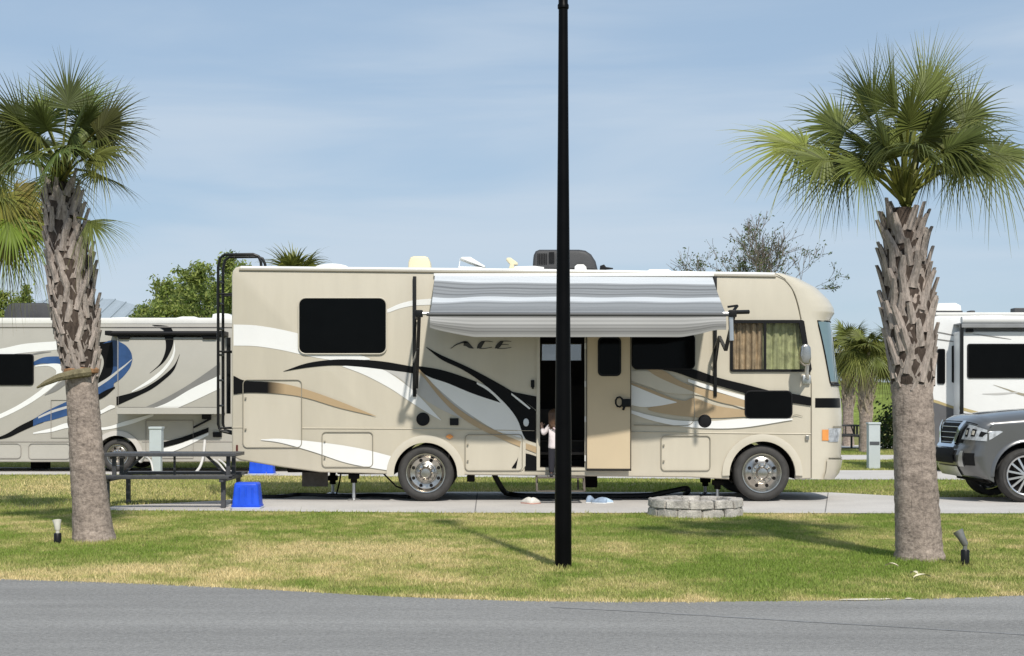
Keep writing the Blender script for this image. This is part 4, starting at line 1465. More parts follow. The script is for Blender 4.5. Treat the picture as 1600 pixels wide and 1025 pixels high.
b.prism(s2.P([(330, 502), (332, 491), (340, 489), (356, 490), (362, 494), (362, 502)]), 35.1, 35.5, r=.03)
b.build('roof_vent', ROOFW, rb, 30)
b = MB()
b.prism(s2.P([(172, 500), (174, 496), (200, 495.5), (204, 500)]), 35.1, 35.5, r=.02)
b.build('roof_vent', ROOFW, rb, 30)
# lower wall: seam, hatches, arch flare
b = MB()
for a, c in ((-320, 145), (222, 500)):
    b.tube([(T.x(a), YB - .004, T.z(690)), (T.x(c), YB - .004, T.z(690))], .011, 6)
b.build('belt_moulding', TAUPE2, rb, True)
T.hatch(-30, 693, 33, 716, 6, False, TAUPE2)
T.hatch(45, 693, 110, 717, 6, False, TAUPE2)
b = MB()
po, pi = arch(183, 714, 41, 8, 185, 20), arch(183, 714, 33.5, 8, 185, 20)
V, Fc = [], []
for o_, i_ in zip(po, pi):
    for q, d in ((o_, .0), (o_, .03), (i_, .045), (i_, -.03)):
        a = T.p(q); V.append((a[0], YB - d, a[1]))
for k in range(len(po) - 1):
    for j in range(3): Fc.append((k * 4 + j, k * 4 + j + 1, (k + 1) * 4 + j + 1, (k + 1) * 4 + j))
b.add(V, Fc); b.build('wheel_arch', mat('pale_taupe', (.52, .49, .45), .35, var=.04), rb, 50)
wr2 = (740 - 688) / 2 / T.s
for px, st in ((183, 'convex'), (-255, 'convex')):
    x = T.x(px)
    wheel(rb, (x, YB + .04, wr2 + .013), wr2, .24, wr2 * .62, st)
    wheel(rb, (x, YBF - .04, wr2 + .013), wr2, .24, wr2 * .62, st, side=1)
b = MB()
b.box(T.x(28), T.x(54), 35.2, 35.5, .04, .5, b=.01)
b.box(T.x(-250), T.x(480), YB + .3, YBF - .3, .3, .6)
b.build('underbody', UNDER, rb)
T.window(rrect(-60, 553, 53, 602, 5), .02)
T.ring([(80, 625), (108, 625), (108, 684), (80, 684)], .008, TAUPE2, 'access_door_edge', .012)
T.ring([(228, 657), (302, 657), (302, 716), (228, 716)], .008, TAUPE2, 'access_door_edge', .012)
dc = T.decal
dc('white_swoosh', [(-120, 560), (-60, 553), (0, 545), (40, 537), (92, 533)], [(-120, 575), (-60, 566), (0, 556), (40, 551), (92, 546)], WHITE)
dc('black_swoosh', [(50, 553), (62, 550), (80, 549)], [(50, 555), (62, 553), (80, 550)], GREYV)
dc('blue_swoosh', [(53, 565), (66, 559), (80, 557), (98, 557)], [(53, 571), (66, 568), (82, 569), (98, 572)], BLUEV)
dc('white_swoosh', [(-80, 680), (-30, 659), (0, 647), (30, 632), (60, 612), (82, 592), (88, 580), (76, 572), (55, 573)], [(-80, 684), (-30, 665), (0, 654), (30, 640), (60, 622), (88, 600), (102, 582), (98, 571), (84, 568), (55, 571)], WHITE)
dc('black_swoosh', [(70, 617), (85, 604), (102, 592)], [(70, 618), (88, 611), (104, 600)], GREYV)
dc('black_swoosh', [(-15, 688), (10, 678), (30, 666), (52, 655), (68, 646)], [(-15, 689), (12, 684), (32, 675), (52, 666), (68, 660)], BLACKV)
dc('blue_swoosh', [(52, 656), (68, 645), (86, 636), (112, 624)], [(52, 666), (66, 660), (86, 655), (112, 647)], BLUEV)
dc('white_line', [(60, 651), (82, 641), (112, 632)], [(60, 654), (82, 645), (112, 636)], SILVER)
dc('white_swoosh', [(52, 676), (80, 669), (112, 660), (158, 668), (200, 657), (240, 646)], [(52, 678), (80, 675), (112, 668), (158, 672), (200, 664), (240, 650)], WHITE)
dc('black_crescent', [(148, 535), (162, 534), (177, 533)], [(150, 545), (160, 556), (162, 570), (155, 590), (148, 605), (150, 622), (165, 606), (178, 588)], BLACKV)
dc('blue_sail', [(160, 537), (172, 532), (185, 533), (197, 540), (205, 551), (207, 562), (203, 575), (193, 588), (178, 599)], [(176, 534), (177, 560), (174, 585), (152, 606), (152, 618), (178, 604)], BLUEV)
dc('silver_line', [(152, 600), (170, 589), (187, 576), (205, 563)], [(152, 606), (170, 594), (187, 580), (205, 564)], SILVER)
dc('black_swoosh', [(148, 620), (165, 610), (180, 604)], [(148, 628), (165, 619), (180, 606)], BLACKV)
dc('silver_swoosh', [(146, 645), (160, 640), (172, 633), (180, 634)], [(146, 652), (160, 646), (172, 640), (180, 637)], WHITE)
dc('black_arc', [(238, 507.5), (255, 508.5), (266, 511), (271, 518)], [(238, 508), (248, 511), (255, 515), (258, 519)], BLACKV)
dc('white_swoosh', [(250, 702), (285, 692), (326, 676)], [(250, 712), (285, 700), (326, 680)], WHITE)
dc('black_swoosh', [(250, 692), (285, 683), (326, 668)], [(250, 700), (285, 691), (326, 675)], BLACKV)
# slide-out room with its topper awning
ys = 33.75
U = Side(ys, rb)
b = MB()
b.prism(U.P([(183, 527), (345, 527), (345, 645), (183, 645)]), ys, YB + .02, r=.012)
slide = b.build('slide_out', TAUPE, rb, 30)
U.parent = slide
b = MB()
b.prism(U.P([(182, 637), (346, 637), (346, 647), (182, 647)]), ys - .012, ys + .04, r=.006)
b.build('slide_flange', TAUPE, slide)
b = MB()
b.tube([(U.x(174), ys - .08, U.z(521)), (U.x(347), ys - .08, U.z(521))], .042, 10)
b.box(U.x(166), U.x(176), ys - .13, YB, U.z(524), U.z(517), b=.01)
b.box(U.x(345), U.x(350), ys - .13, YB, U.z(524), U.z(517), b=.01)
for a, c in ((183, 205), (315, 341)):
    b.prism(U.P([(a, 524), (c, 524), (c - 3, 529.5), (a + 3, 529.5)]), ys - .06, ys - .002, r=.006)
b.box(U.x(174), U.x(347), ys - .08, YB + .02, U.z(519), U.z(517.5))
b.build('slide_topper', BLACKP, slide, 30)
dc = U.decal
dc('black_arc', [(256, 524), (259, 535), (258, 550), (250, 568), (234, 583)], [(271, 524), (271, 535), (267, 548), (256, 566), (234, 583.6)], BLACKV)
dc('blue_sail', [(184, 532.5), (197, 540), (205, 551), (207, 562)], [(184, 596), (193, 588), (203, 575), (207, 562.5)], BLUEV)
dc('silver_line', [(184, 578), (195, 570), (206, 561)], [(184, 582), (195, 573), (206, 562.5)], SILVER)
dc('white_arc', [(273, 534), (269, 555), (255, 575), (235, 592), (206, 611)], [(274, 548), (270, 562), (257, 580), (237, 597), (206, 613)], WHITE)
dc('black_arc', [(281, 553), (272, 571), (254, 588), (235, 601), (215, 611), (182, 620)], [(281, 554), (272, 578), (256, 594), (237, 608), (215, 619), (182, 634)], BLACKV)
dc('grey_swoosh', [(344, 566), (330, 577), (290, 604), (250, 626), (213, 642)], [(344, 590), (310, 608), (270, 628), (240, 641), (213, 643)], GREYV)
dc('white_swoosh', [(344, 586), (300, 607), (260, 630), (222, 643)], [(344, 607), (290, 632), (255, 645), (222, 644)], WHITE)
U.ring([(185, 530), (343, 530), (343, 636), (185, 636)], .006, TAUPE2, 'slide_seal', .006)
# utility corner under the slide: recessed dark panel, hookups
b = MB()
b.box(T.x(316), T.x(330), YB - .06, YB - .002, T.z(655), T.z(646), b=.01)
b.bar((T.x(303), YB - .05, T.z(668)), (T.x(330), YB - .05, T.z(654)), .05, .04)
b.box(T.x(333), T.x(347), YB - .05, YB - .002, T.z(683), T.z(675), b=.01)
b.build('slide_motor', BLACKP, rb, 30)

# ------------------------------------------------------------------ the white motorhome on the right
YC = 34.2
rc = thing('motorhome', 'white motorhome with black windows and rolled awning, behind the grey car', 'motorhome', (at(1750, 735, 35.4).x, 35.4, 0.012))
V_ = Side(YC, rc)
YCF = YC + 2.5
b = MB()
b.prism(V_.P([(1447, 700), (1443, 640), (1448, 560), (1453, 505), (1458, 496), (1466, 492), (2150, 490), (2158, 500), (2158, 706), (2100, 712), (1460, 712)]), YC, YCF, r=.04)
b.build('body', WHITEB, rc, 30)
b = MB()
b.box(V_.x(1462), V_.x(2150), YC - .01, YCF + .01, V_.z(493), V_.z(488), b=.02)
b.build('roof_edge', ROOFW, rc, 30)
s2 = Side(35.0, rc)
b = MB()
b.prism(s2.P([(1462, 492), (1463, 478), (1467, 473.5), (1494, 473), (1502, 477), (1503, 484), (1504, 492)]), 35.0, 35.7, r=.05)
b.build('air_conditioner', ROOFW, rc, 30)
b = MB()
b.box(s2.x(1463), s2.x(1504), 34.99, 35.72, s2.z(488), s2.z(485.5))
b.build('air_conditioner_base', ACGREY, rc)
for a_, c_, t_ in ((1516, 1524, 485), (1585, 1604, 481)):
    b = MB(); b.box(s2.x(a_), s2.x(c_), 35.0, 35.3, s2.z(492), s2.z(t_), b=.02); b.build('roof_vent', ACGREY, rc)
# awning rolled up along the roof edge
b = MB()
b.tube([(V_.x(1492), YC - .5, V_.z(500) - .03), (V_.x(2100), YC - .5, V_.z(500) - .03)], .085, 14)
aw2 = b.build('awning', mat('awning_roll', (.62, .62, .61), .6, var=.05, stretch=(.1, 6, 6)), rc, 40)
b = MB()
b.box(V_.x(1490), V_.x(2102), YC - .62, YC - .42, V_.z(514), V_.z(508), b=.01)
b.box(V_.x(1490), V_.x(2102), YC - .5, YC, V_.z(508) - .01, V_.z(508) + .02)
b.build('awning_shade', mat('awning_grey', (.22, .225, .23), .6), aw2)
b = MB()
b.box(V_.x(1488.5), V_.x(1493.5), YC - .6, YC - .53, V_.z(670), V_.z(508), b=.01)
b.build('awning_arm', BLACKM, aw2)
# slide room
yv = 33.75
X_ = Side(yv, rc)
b = MB()
b.prism(X_.P([(1499, 518), (2060, 518), (2060, 690), (1499, 690)]), yv, YC + .02, r=.02)
sl = b.build('slide_out', WHITEB, rc, 30)
X_.parent = sl
X_.window(rrect(1511, 537, 1625, 591, 4), .025)
X_.window(rrect(1700, 537, 1850, 591, 4), .025)
V_.window(rrect(1464, 545, 1476.5, 600, 3), .02)
V_.window(rrect(1487, 540, 1497, 598, 2), .01)
b = MB(); b.box(X_.x(1508), X_.x(1520), yv - .07, yv, X_.z(519), X_.z(513.5), b=.01); b.build('porch_light', BLACKP, sl)
V_.decal('dark_panel', [(1444, 626), (1460, 629), (1487, 637), (1500, 640)], [(1447, 700), (1460, 706), (1487, 708), (1500, 708)], DKGREY)
V_.decal('gold_line', [(1443, 620), (1465, 626), (1487, 634), (1500, 638)], [(1443, 624), (1465, 630.5), (1487, 638), (1500, 641)], GOLD)
X_.decal('dark_panel', [(1499, 643), (1530, 652), (1600, 668), (1800, 690)], [(1499, 690), (1530, 690), (1600, 690), (1800, 690.5)], GREYV)
X_.decal('gold_line', [(1499, 635), (1520, 641), (1550, 649), (1600, 662)], [(1499, 640), (1520, 645.5), (1550, 653), (1600, 666)], GOLD)
X_.decal('gold_line', [(1552, 601), (1575, 608), (1600, 615), (1700, 636)], [(1552, 601.5), (1575, 610), (1600, 619), (1700, 646)], mat('dull_gold_vinyl', (.3, .27, .2), .4))
X_.decal('silver_line', [(1535, 615), (1560, 614), (1590, 612.5)], [(1535, 616), (1560, 617), (1590, 614)], SILVER)
V_.decal('grey_line', [(1455, 517), (1470, 519), (1490, 523)], [(1455, 518.5), (1470, 521), (1490, 525)], GREYV)
V_.decal('grey_line', [(1455, 528), (1470, 530), (1490, 533)], [(1455, 529.5), (1470, 532), (1490, 534.5)], GREYV)
X_.decal('grey_line', [(1520, 521.5), (1550, 525), (1580, 530)], [(1520, 522.2), (1550, 526.5), (1580, 530.5)], GREYV)
for px in (1560, 2000):
    x = V_.x(px)
    wheel(rc, (x, YC + .04, .4), .388, .24, .25, 'convex')
    wheel(rc, (x, YCF - .04, .4), .388, .24, .25, 'convex', side=1)
b = MB(); b.box(V_.x(1470), V_.x(2100), YC + .3, YCF - .3, .3, .7); b.build('underbody', UNDER, rc)

# ------------------------------------------------------------------ the grey car
cx0, cy0 = 6.68, 23.72                                       # nose and near flank
car = thing('parked_car', 'grey metallic sport utility car with chrome grille, nose towards the palm', 'car', (cx0 + 2.6, cy0 + 1.0, 0.012))
CW = 2.02
AX = (.97, 4.05)                                             # axle positions behind the nose
WR = .405
b = MB()


def L(x, z): return (cx0 + x, z)


SX = .40
prof = [L(SX, .36), L(SX, .55), L(SX, .8), L(SX, 1.0), L(SX, 1.10), L(SX + .06, 1.165), L(1.0, 1.195), L(1.62, 1.22), L(4.9, 1.23), L(5.2, 1.2), L(5.3, 1.0), L(5.28, .6), L(5.2, .45)]
wz = WR + .013
def warch(x, r, a0=-12, a1=192):
    return [(cx0 + x + r * math.cos(R(lerp(a0, a1, k / 16))), wz + r * math.sin(R(lerp(a0, a1, k / 16)))) for k in range(17)]
prof += [L(4.62, .36)] + warch(AX[1], .5) + [L(3.5, .34), L(1.55, .34)] + [q for q in warch(AX[0], .5) if q[0] > cx0 + SX + .02]
b.prism(prof, cy0, cy0 + CW)
b.build('body', PAINT, car, 40)
# nose and hood: side line swept to the centre line across the width
NOSE = [(SX, .36, .30, .36), (SX, .42, .12, .40), (SX, .50, .055, .50), (SX, .60, .02, .60), (SX, .70, .0, .70), (SX, .79, .03, .79), (SX, .86, .075, .87), (SX, .95, .09, .98), (SX, 1.04, .105, 1.11), (SX, 1.10, .145, 1.205),
        (SX + .02, 1.135, .215, 1.262), (SX + .06, 1.165, .33, 1.312), (.75, 1.18, .68, 1.358), (1.0, 1.195, 1.0, 1.388), (1.3, 1.207, 1.32, 1.41), (1.62, 1.22, 1.66, 1.43)]


def nose(u, v, off=0.0):
    i = min(int(u), len(NOSE) - 2); t = u - i
    q = [lerp(a, c, t) for a, c in zip(NOSE[i], NOSE[i + 1])]
    e = abs(2 * v - 1)
    g = max(0, 1 - e ** 3.0) ** (1 / 2.3)
    gz = max(0, 1 - e ** 4.2) ** (1 / 2.0)
    return Vector((cx0 + lerp(q[0], q[2], g), cy0 + v * CW, lerp(q[1], q[3], gz)))


def nose_n(u, v):
    du = nose(min(u + .03, len(NOSE) - 1.001), v) - nose(max(u - .03, 0), v)
    dv = nose(u, min(v + .003, 1)) - nose(u, max(v - .003, 0))
    n_ = du.cross(dv); n_.normalize()
    return n_ if (n_.x < 0.3 and n_.z > -.9 and (n_.x < 0 or n_.z > 0)) else -n_


def nose_sheet(name, m, us, vs_, off, parent, sm=40, fn=None):
    V, Fc = [], []
    for u in us:
        for v in vs_:
            a, c = fn(u, v) if fn else (u, v)
            V.append(nose(a, c) + (nose_n(a, c) * off if off else Vector((0, 0, 0))))
    k = len(vs_)
    for i in range(len(us) - 1):
        for j in range(k - 1): Fc.append((i * k + j, i * k + j + 1, (i + 1) * k + j + 1, (i + 1) * k + j))
    bb = MB(); bb.add(V, Fc)
    return bb.build(name, m, parent, sm)


vf = sorted([0, .0005, .002, .005, .01, .018, .03, .045, .065, .09, .12, .16, .21, .27, .34, .42, .5])
vf = vf + [1 - v for v in reversed(vf[:-1])]
hood_us = [k / 5 for k in range(0, 46)] + [9 + k / 4 for k in range(1, 24)] + [len(NOSE) - 1.001]
nose_sheet('front_end', PAINT, hood_us, vf, 0, car)
V01 = [k / 12 for k in range(13)]
CHR = mat('bright_chrome', (.75, .76, .78), .12, metal=1.0, var=.05)
MESHB = mat('grille_black', (.012, .0125, .014), .7, spec=.1, var=.4, vs=40)
gr = nose_sheet('grille', MESHB, [5.9, 6.4, 7, 7.6, 8.2, 8.8], V01, .012, car, fn=lambda u, v: (u, lerp(.27, .73, v)))
for mir in (False, True):
    def mv(v, mir=mir): return 1 - v if mir else v
    # the slanting chrome bar beside the grille
    nose_sheet('chrome_bar', CHR, [5.7, 6.2, 6.8, 7.4, 8.0, 8.6, 9.1], [0, .33, .66, 1], .035, gr, fn=lambda u, v: (u, mv(lerp(lerp(.30, .165, (u - 5.7) / 3.4), lerp(.36, .215, (u - 5.7) / 3.4), v))))
    nose_sheet('dark_infill', MESHB, [6.2, 6.8, 7.4, 8.0, 8.6], [0, .5, 1], .01, gr, fn=lambda u, v: (u, mv(lerp(lerp(.19, .10, (u - 6.2) / 2.4), lerp(.27, .16, (u - 6.2) / 2.4), v))))
    hl2 = nose_sheet('headlight', CLEAR, [6.7, 7.2, 7.8, 8.3, 8.75], [(k / 14) ** 1.8 for k in range(15)], .014, car, fn=lambda u, v: (u, mv(lerp(.0006, lerp(.20, .12, (u - 6.7) / 2.05), v))))
    for v0, v1, u0, u1, m_ in ((.115, .15, 7.1, 8.2, MESHB), (.05, .085, 7.2, 8.2, MESHB), (.122, .143, 7.35, 7.9, CHR), (.057, .078, 7.4, 7.95, CHR), (.012, .028, 7.3, 8.1, MESHB)):
        nose_sheet('reflector' if m_ is CHR else 'lamp_housing', m_, [lerp(u0, u1, k / 4) for k in range(5)], [0, .33, .66, 1], .022 if m_ is CHR else .018, hl2, fn=lambda u, v, v0=v0, v1=v1: (u, mv(lerp(v0, v1, v) - .012 * (u - 7))))
    nose_sheet('fog_lamp', BLACKP, [2.6, 3.2, 3.9, 4.5], [0, .3, .6, 1], .006, car, fn=lambda u, v: (u, mv(lerp(.035, .12, v))))
    nose_sheet('bumper_trim', ALU, [2.4, 3, 3.6, 4.3, 4.8], [0, .5, 1], .012, car, fn=lambda u, v: (u, mv(lerp(.13, lerp(.2, .165, (u - 2.4) / 2.4), v))))
nose_sheet('lower_intake', MESHB, [2.9, 3.4, 3.9, 4.5, 5.0], V01, .03, car, fn=lambda u, v: (u, lerp(.25, .75, v)))
nose_sheet('chrome_lip', CHR, [5.2, 5.5, 5.8], V01, .04, gr, fn=lambda u, v: (u, lerp(.27, .73, v)))
nose_sheet('skid_plate', ALU, [1.0, 1.4, 1.9, 2.4], V01, .02, car, fn=lambda u, v: (u, lerp(.22, .78, v)))
for y_ in (cy0 - .012, cy0 + CW - .002):
    b = MB()
    b.prism([L(SX + .0, .935), L(SX + .06, .97), L(SX + .21, 1.065), L(SX + .17, 1.08), L(SX + .0, 1.072)], y_, y_ + .014, r=.004)
    b.build('headlight', CLEAR, car, 30)
b = MB()
for k in range(4):
    us_ = 6.2 + k * .65
    b.tube([nose(us_, lerp(.29, .71, j / 10)) + nose_n(us_, lerp(.29, .71, j / 10)) * .02 for j in range(11)], .006, 6)
b.build('grille_bars', ALU, gr, True)
b = MB()
b.tube([nose(9.15, lerp(.05, .95, j / 24)) + nose_n(9.15, lerp(.05, .95, j / 24)) * .002 for j in range(25)], .007, 6)
b.build('hood_gap', UNDER, car, True)
# greenhouse
gp = [L(1.62, 1.2), L(2.25, 1.72), L(2.5, 1.84), L(3.2, 1.89), L(4.6, 1.87), L(5.0, 1.8), L(5.22, 1.2)]
b = MB(); b.prism(gp, cy0 + .14, cy0 + CW - .14, r=.09); b.build('cabin', PAINT, car, 40)
for mir, y_ in ((0, cy0 + .14), (1, cy0 + CW - .14)):
    sg_ = -1 if mir == 0 else 1
    for pl in ([L(1.95, 1.27), L(2.4, 1.66), L(2.62, 1.75), L(2.95, 1.76), L(2.95, 1.27)], [L(3.05, 1.27), L(3.05, 1.76), L(3.95, 1.75), L(3.95, 1.27)], [L(4.05, 1.27), L(4.05, 1.74), L(4.75, 1.72), L(4.95, 1.27)]):
        b = MB(); b.prism(pl, min(y_, y_ + sg_ * .006), max(y_, y_ + sg_ * .006)); b.build('window', TINT, car)
b = MB()
b.add([(cx0 + 1.70, cy0 + .24, 1.275), (cx0 + 1.70, cy0 + CW - .24, 1.275), (cx0 + 2.22, cy0 + CW - .28, 1.705), (cx0 + 2.22, cy0 + .28, 1.705)], [(0, 1, 2, 3)])
b.v = [(v[0] - .012, v[1], v[2] + .012) for v in b.v]
b.build('windshield', TINT, car)
b = MB()
for y_ in (cy0 - .012, cy0 + CW + .0):
    for x_ in (1.62, 3.0, 4.0):
        b.box(cx0 + x_, cx0 + x_ + .008, y_, y_ + .012, .45, 1.2)
    b.box(cx0 + 1.5, cx0 + 3.5, y_, y_ + .012, .34, .42)
b.build('door_gaps', UNDER, car)
for y_, sg_ in ((cy0, -1), (cy0 + CW, 1)):
    b = MB(); b.box(cx0 + 1.95, cx0 + 2.12, min(y_, y_ + sg_ * .22), max(y_, y_ + sg_ * .22), 1.2, 1.36, b=.03); b.build('door_mirror', PAINT, car, 40)
    for x_ in AX:
        po = [(cx0 + x_ + .55 * math.cos(R(a)), wz + .55 * math.sin(R(a))) for a in range(-2, 183, 8)]
        pi = [(cx0 + x_ + .495 * math.cos(R(a)), wz + .495 * math.sin(R(a))) for a in range(-2, 183, 8)]
        V, Fc = [], []
        for o_, i_ in zip(po, pi):
            m_ = ((o_[0] + i_[0]) / 2, (o_[1] + i_[1]) / 2)
            for q, d in ((o_, -.004), (m_, .022), (i_, .026), (i_, -.12)): V.append((q[0], y_ + sg_ * d, q[1]))
        for k in range(len(po) - 1):
            for j in range(3): Fc.append((k * 4 + j, k * 4 + j + 1, (k + 1) * 4 + j + 1, (k + 1) * 4 + j))
        b = MB(); b.add(V, Fc); b.build('wheel_arch', PAINT, car, 50)
b = MB()
b.box(cx0 + .4, cx0 + 5.1, cy0 + .3, cy0 + CW - .3, .3, .5)
for x_ in AX: b.tube([(cx0 + x_, cy0 + .1, wz), (cx0 + x_, cy0 + CW - .1, wz)], .07, 8)
for x_ in AX: b.box(cx0 + x_ - .5, cx0 + x_ + .5, cy0 + .3, cy0 + CW - .3, .5, .92)
b.build('underbody', UNDER, car)
RIMG = mat('machined_alloy', (.62, .62, .63), .28, metal=.9, var=.1)
for x_ in AX:
    wheel(car, (cx0 + x_, cy0 + .03, wz), WR, .28, .29, 'spokes', rimmat=RIMG)
    wheel(car, (cx0 + x_, cy0 + CW - .03, wz), WR, .28, .29, 'spokes', side=1, rimmat=RIMG)
# ------------------------------------------------------------------ palms
def frond(V, Fc, C, g, org, hast, spread, rad, droop, roll, hue, nl=46, wid=1.0, fold=.25, facing=None):
    """fan leaf: petiole org->hast, leaflets fanning out at hast; facing leans the fan's face to a direction"""
    org, hast = Vector(org), Vector(hast)
    mid = (org + hast) / 2 + Vector((0, 0, .06 + .08 * g.random()))
    d0 = (hast - mid).normalized()
    # petiole strip with depth
    P = [org, org.lerp(mid, .5) + Vector((0, 0, .02)), mid, hast]
    s = d0.cross(Vector((0, 0, 1)))
    s = s.normalized() if s.length > .05 else Vector((1, 0, 0))
    o = len(V)
    pc = (hue[0] * 1.1 + .03, hue[1] * 1.05 + .02, hue[2] * .9)
    for i, q in enumerate(P):
        w_ = lerp(.028, .013, i / 3)
        up = s.cross(d0)
        for a in (s * w_, up * w_ * .8, -s * w_, -up * w_ * .8):
            V.append(q + a); C.append(pc)
    for i in range(3):
        for k in range(4): Fc.append((o + 4 * i + k, o + 4 * i + (k + 1) % 4, o + 4 * i + 4 + (k + 1) % 4, o + 4 * i + 4 + k))
    d = d0.copy()
    d.z -= droop * .35
    d.normalize()
    up = s.cross(d)
    if facing is not None:
        f = Vector(facing); f = f - d * f.dot(d)
        if f.length > .1: up = f.normalized()
    up = Matrix.Rotation(roll, 3, d) @ up
    s = d.cross(up).normalized()
    up = s.cross(d)
    for i in range(nl):
        t = (i + .5) / nl * 2 - 1
        a = t * spread + g.gauss(0, .012)
        side = 1 if t > 0 else -1
        ca, sa = math.cos(a), math.sin(a)
        dirv = (d * ca + s * sa - up * (fold * abs(sa) ** 1.2)).normalized()
        Lf = rad * (.80 + .22 * math.cos(a * .8)) * g.choice((1, 1, 1, .86)) * g.uniform(.84, 1.06)
        st = hast + d * (rad * .16 * max(0, ca)) - up * 0.03 * rad * ca
        perp = dirv.cross(up).normalized()
        perp = (perp + up * .35 * (1 if i % 2 else -1)).normalized()      # pleats
        wmax = rad * .042 * wid * g.uniform(.85, 1.1) * (2 * spread / 4.2) * 46 / nl
        k_ = g.uniform(.8, 1.25)
        c0 = g.uniform(.68, 1.3)
        base = len(V)
        dr = droop * g.uniform(.6, 1.5)
        twist = g.gauss(0, .16)
        for j, (u, wv) in enumerate(((-.02, .55), (.16, .85), (.31, 1.0), (.52, .52), (.77, .26), (1.0, .03))):
            q = st + dirv * (Lf * u) + perp * (twist * u * u * Lf * .15)
            q = q + Vector((0, 0, -1)) * (dr * Lf * .62 * max(0.0, u) ** 2.6)
            tip = max(0, (u - .6) / .4)
            cc = (hue[0] * c0 * (1 + .6 * tip), hue[1] * c0 * (1 + .35 * tip), hue[2] * c0 * (1 + .3 * tip))
            V.append(q - perp * (wmax * wv * .5)); C.append(cc)
            V.append(q + perp * (wmax * wv * .5)); C.append(cc)
        for j in range(5):
            Fc.append((base + 2 * j, base + 2 * j + 1, base + 2 * j + 3, base + 2 * j + 2))


def palm_crown(root, fr, seed, rad, nl=46, name='crown'):
    """fr: list of (org, hast, spread, rad factor, droop, roll, hue, facing)"""
    g = random.Random(seed)
    V, Fc, C = [], [], []
    for org, hast, sp, rf, dr, ro, hue, fc in fr:
        frond(V, Fc, C, g, org, hast, sp, rad * rf, dr, ro, hue, nl, facing=fc)
    b = MB(); b.add(V, Fc)
    o = b.build(name, FROND, root, False, fix=False)
    colour_attr(o, [c + (1,) for c in C])
    return o


def palm_trunk(root, line, Y, seed, zsplit, rings=70, seg=30, name='trunk', m=TRUNK, mid=None):
    if name == 'fibre_core': line = [(x, y, w + 2.2) for x, y, w in line]
    """line [(px, py, width px)] from base to top, at depth Y"""
    s = F / Y
    g = random.Random(seed)
    V, Fc = [], []
    py0, py1 = line[0][1], line[-1][1]
    L_ = sorted([(-y, (x, w)) for x, y, w in line])
    ph = [g.uniform(0, 6.28) for _ in range(8)]
    for i in range(rings + 1):
        py = lerp(py0, py1, i / rings)
        x, w = interp(-py, L_)
        z = EYE + (HOR - py) / s
        if i == 0 and name == 'trunk': z = -.03
        r = w / 2 / s
        for k in range(seg):
            a = 2 * math.pi * k / seg
            rr = r * (1 + .018 * math.sin(3 * a + ph[0] + z * 2) + .014 * math.sin(5 * a + ph[1] - z * 3) + g.gauss(0, .012) + .012 * math.sin(z * 55))
            V.append(((x - CX) / s + rr * math.cos(a), Y + rr * math.sin(a), z))
    for i in range(rings):
        for k in range(seg): Fc.append((i * seg + k, i * seg + (k + 1) % seg, (i + 1) * seg + (k + 1) % seg, (i + 1) * seg + k))
    b = MB(); b.add(V, Fc)
    return b.build(name, m, root, 60)


def boots(root, line, Y, seed, py_a, py_b, n, Ls, out=.35, m=BOOT, wb=.075, side=.5, name='leaf_bases'):
    """old leaf bases wound up the trunk: each a forked strap that leans out and ends in a cut tip"""
    s = F / Y
    g = random.Random(seed)
    L_ = sorted([(-y, (x, w)) for x, y, w in line])
    b = MB()
    fork = MB()
    for i in range(n):
        py = lerp(py_a, py_b, (i + .5) / n)
        th = i * 2.39996 + g.gauss(0, .08)
        fl = lerp(.45, 1.15, min(1, (i / n) * 1.6))                     # the oldest lie flat
        x, w = interp(-py, L_)
        r = w / 2 / s * .97
        c = Vector(((x - CX) / s, Y, EYE + (HOR - py) / s))
        er = Vector((math.cos(th), math.sin(th), 0)); et = Vector((-math.sin(th), math.cos(th), 0)); ez = Vector((0, 0, 1))
        Lb = Ls * g.uniform(.8, 1.2)
        lean = out * fl * g.uniform(.75, 1.3)
        sd = g.choice((1, -1)) * g.uniform(.5, 1.0) * side * 1.6       # they slant round the trunk
        th_ = .026
        pts = []
        for u, wd in ((0, 1.0), (.3, .95), (.65, .82), (1.0, .55)):
            q = c + er * (r + .004 + lean * Lb * (u ** 1.35)) + ez * (Lb * u * .92) + et * (sd * Lb * u * .55)
            pts.append((q, wb * wd * g.uniform(.9, 1.1)))
        V = []
        for k, (q, wd) in enumerate(pts):
            tl = (et * 1 - ez * sd * .5).normalized()
            tt = th_ * lerp(1.0, .65, k / 3)
            V += [q - tl * wd / 2 - er * .004, q + er * tt - tl * wd * .2, q + er * tt + tl * wd * .2, q + tl * wd / 2 - er * .004, q - er * tt * .9]
        f = []
        for k in range(3):
            for e in range(5): f.append((5 * k + e, 5 * k + (e + 1) % 5, 5 * k + 5 + (e + 1) % 5, 5 * k + 5 + e))
        f.append((15, 16, 17, 18, 19))
        b.add(V, f)
        # the split foot: two legs spreading down round the trunk
        for sg in (-1, 1):
            a0 = pts[0][0] + ez * .05 + er * .006
            a1 = c + er * (r * .99) - ez * (Ls * .30) + et * (sg * wb * .95)
            a1 = Vector((c.x, c.y, 0)) + (Vector((a1.x, a1.y, 0)) - Vector((c.x, c.y, 0))).normalized() * (r + .002) + Vector((0, 0, a1.z))
            b.bar(a0 + et * (sg * wb * .3), a1, wb * .45, .016, er)
    return b.build(name, m, root, 35)


def rand_frond(g, org, azim, elev, pet, droop, hue, sp=1.9, rf=1.0, roll=None):
    d = Vector((math.cos(azim) * math.cos(elev), math.sin(azim) * math.cos(elev), math.sin(elev)))
    h = org + d * pet - Vector((0, 0, droop * .18 * pet))
    return (org + d * .02, h, sp, rf, droop, g.gauss(0, .35) if roll is None else roll, hue, None)


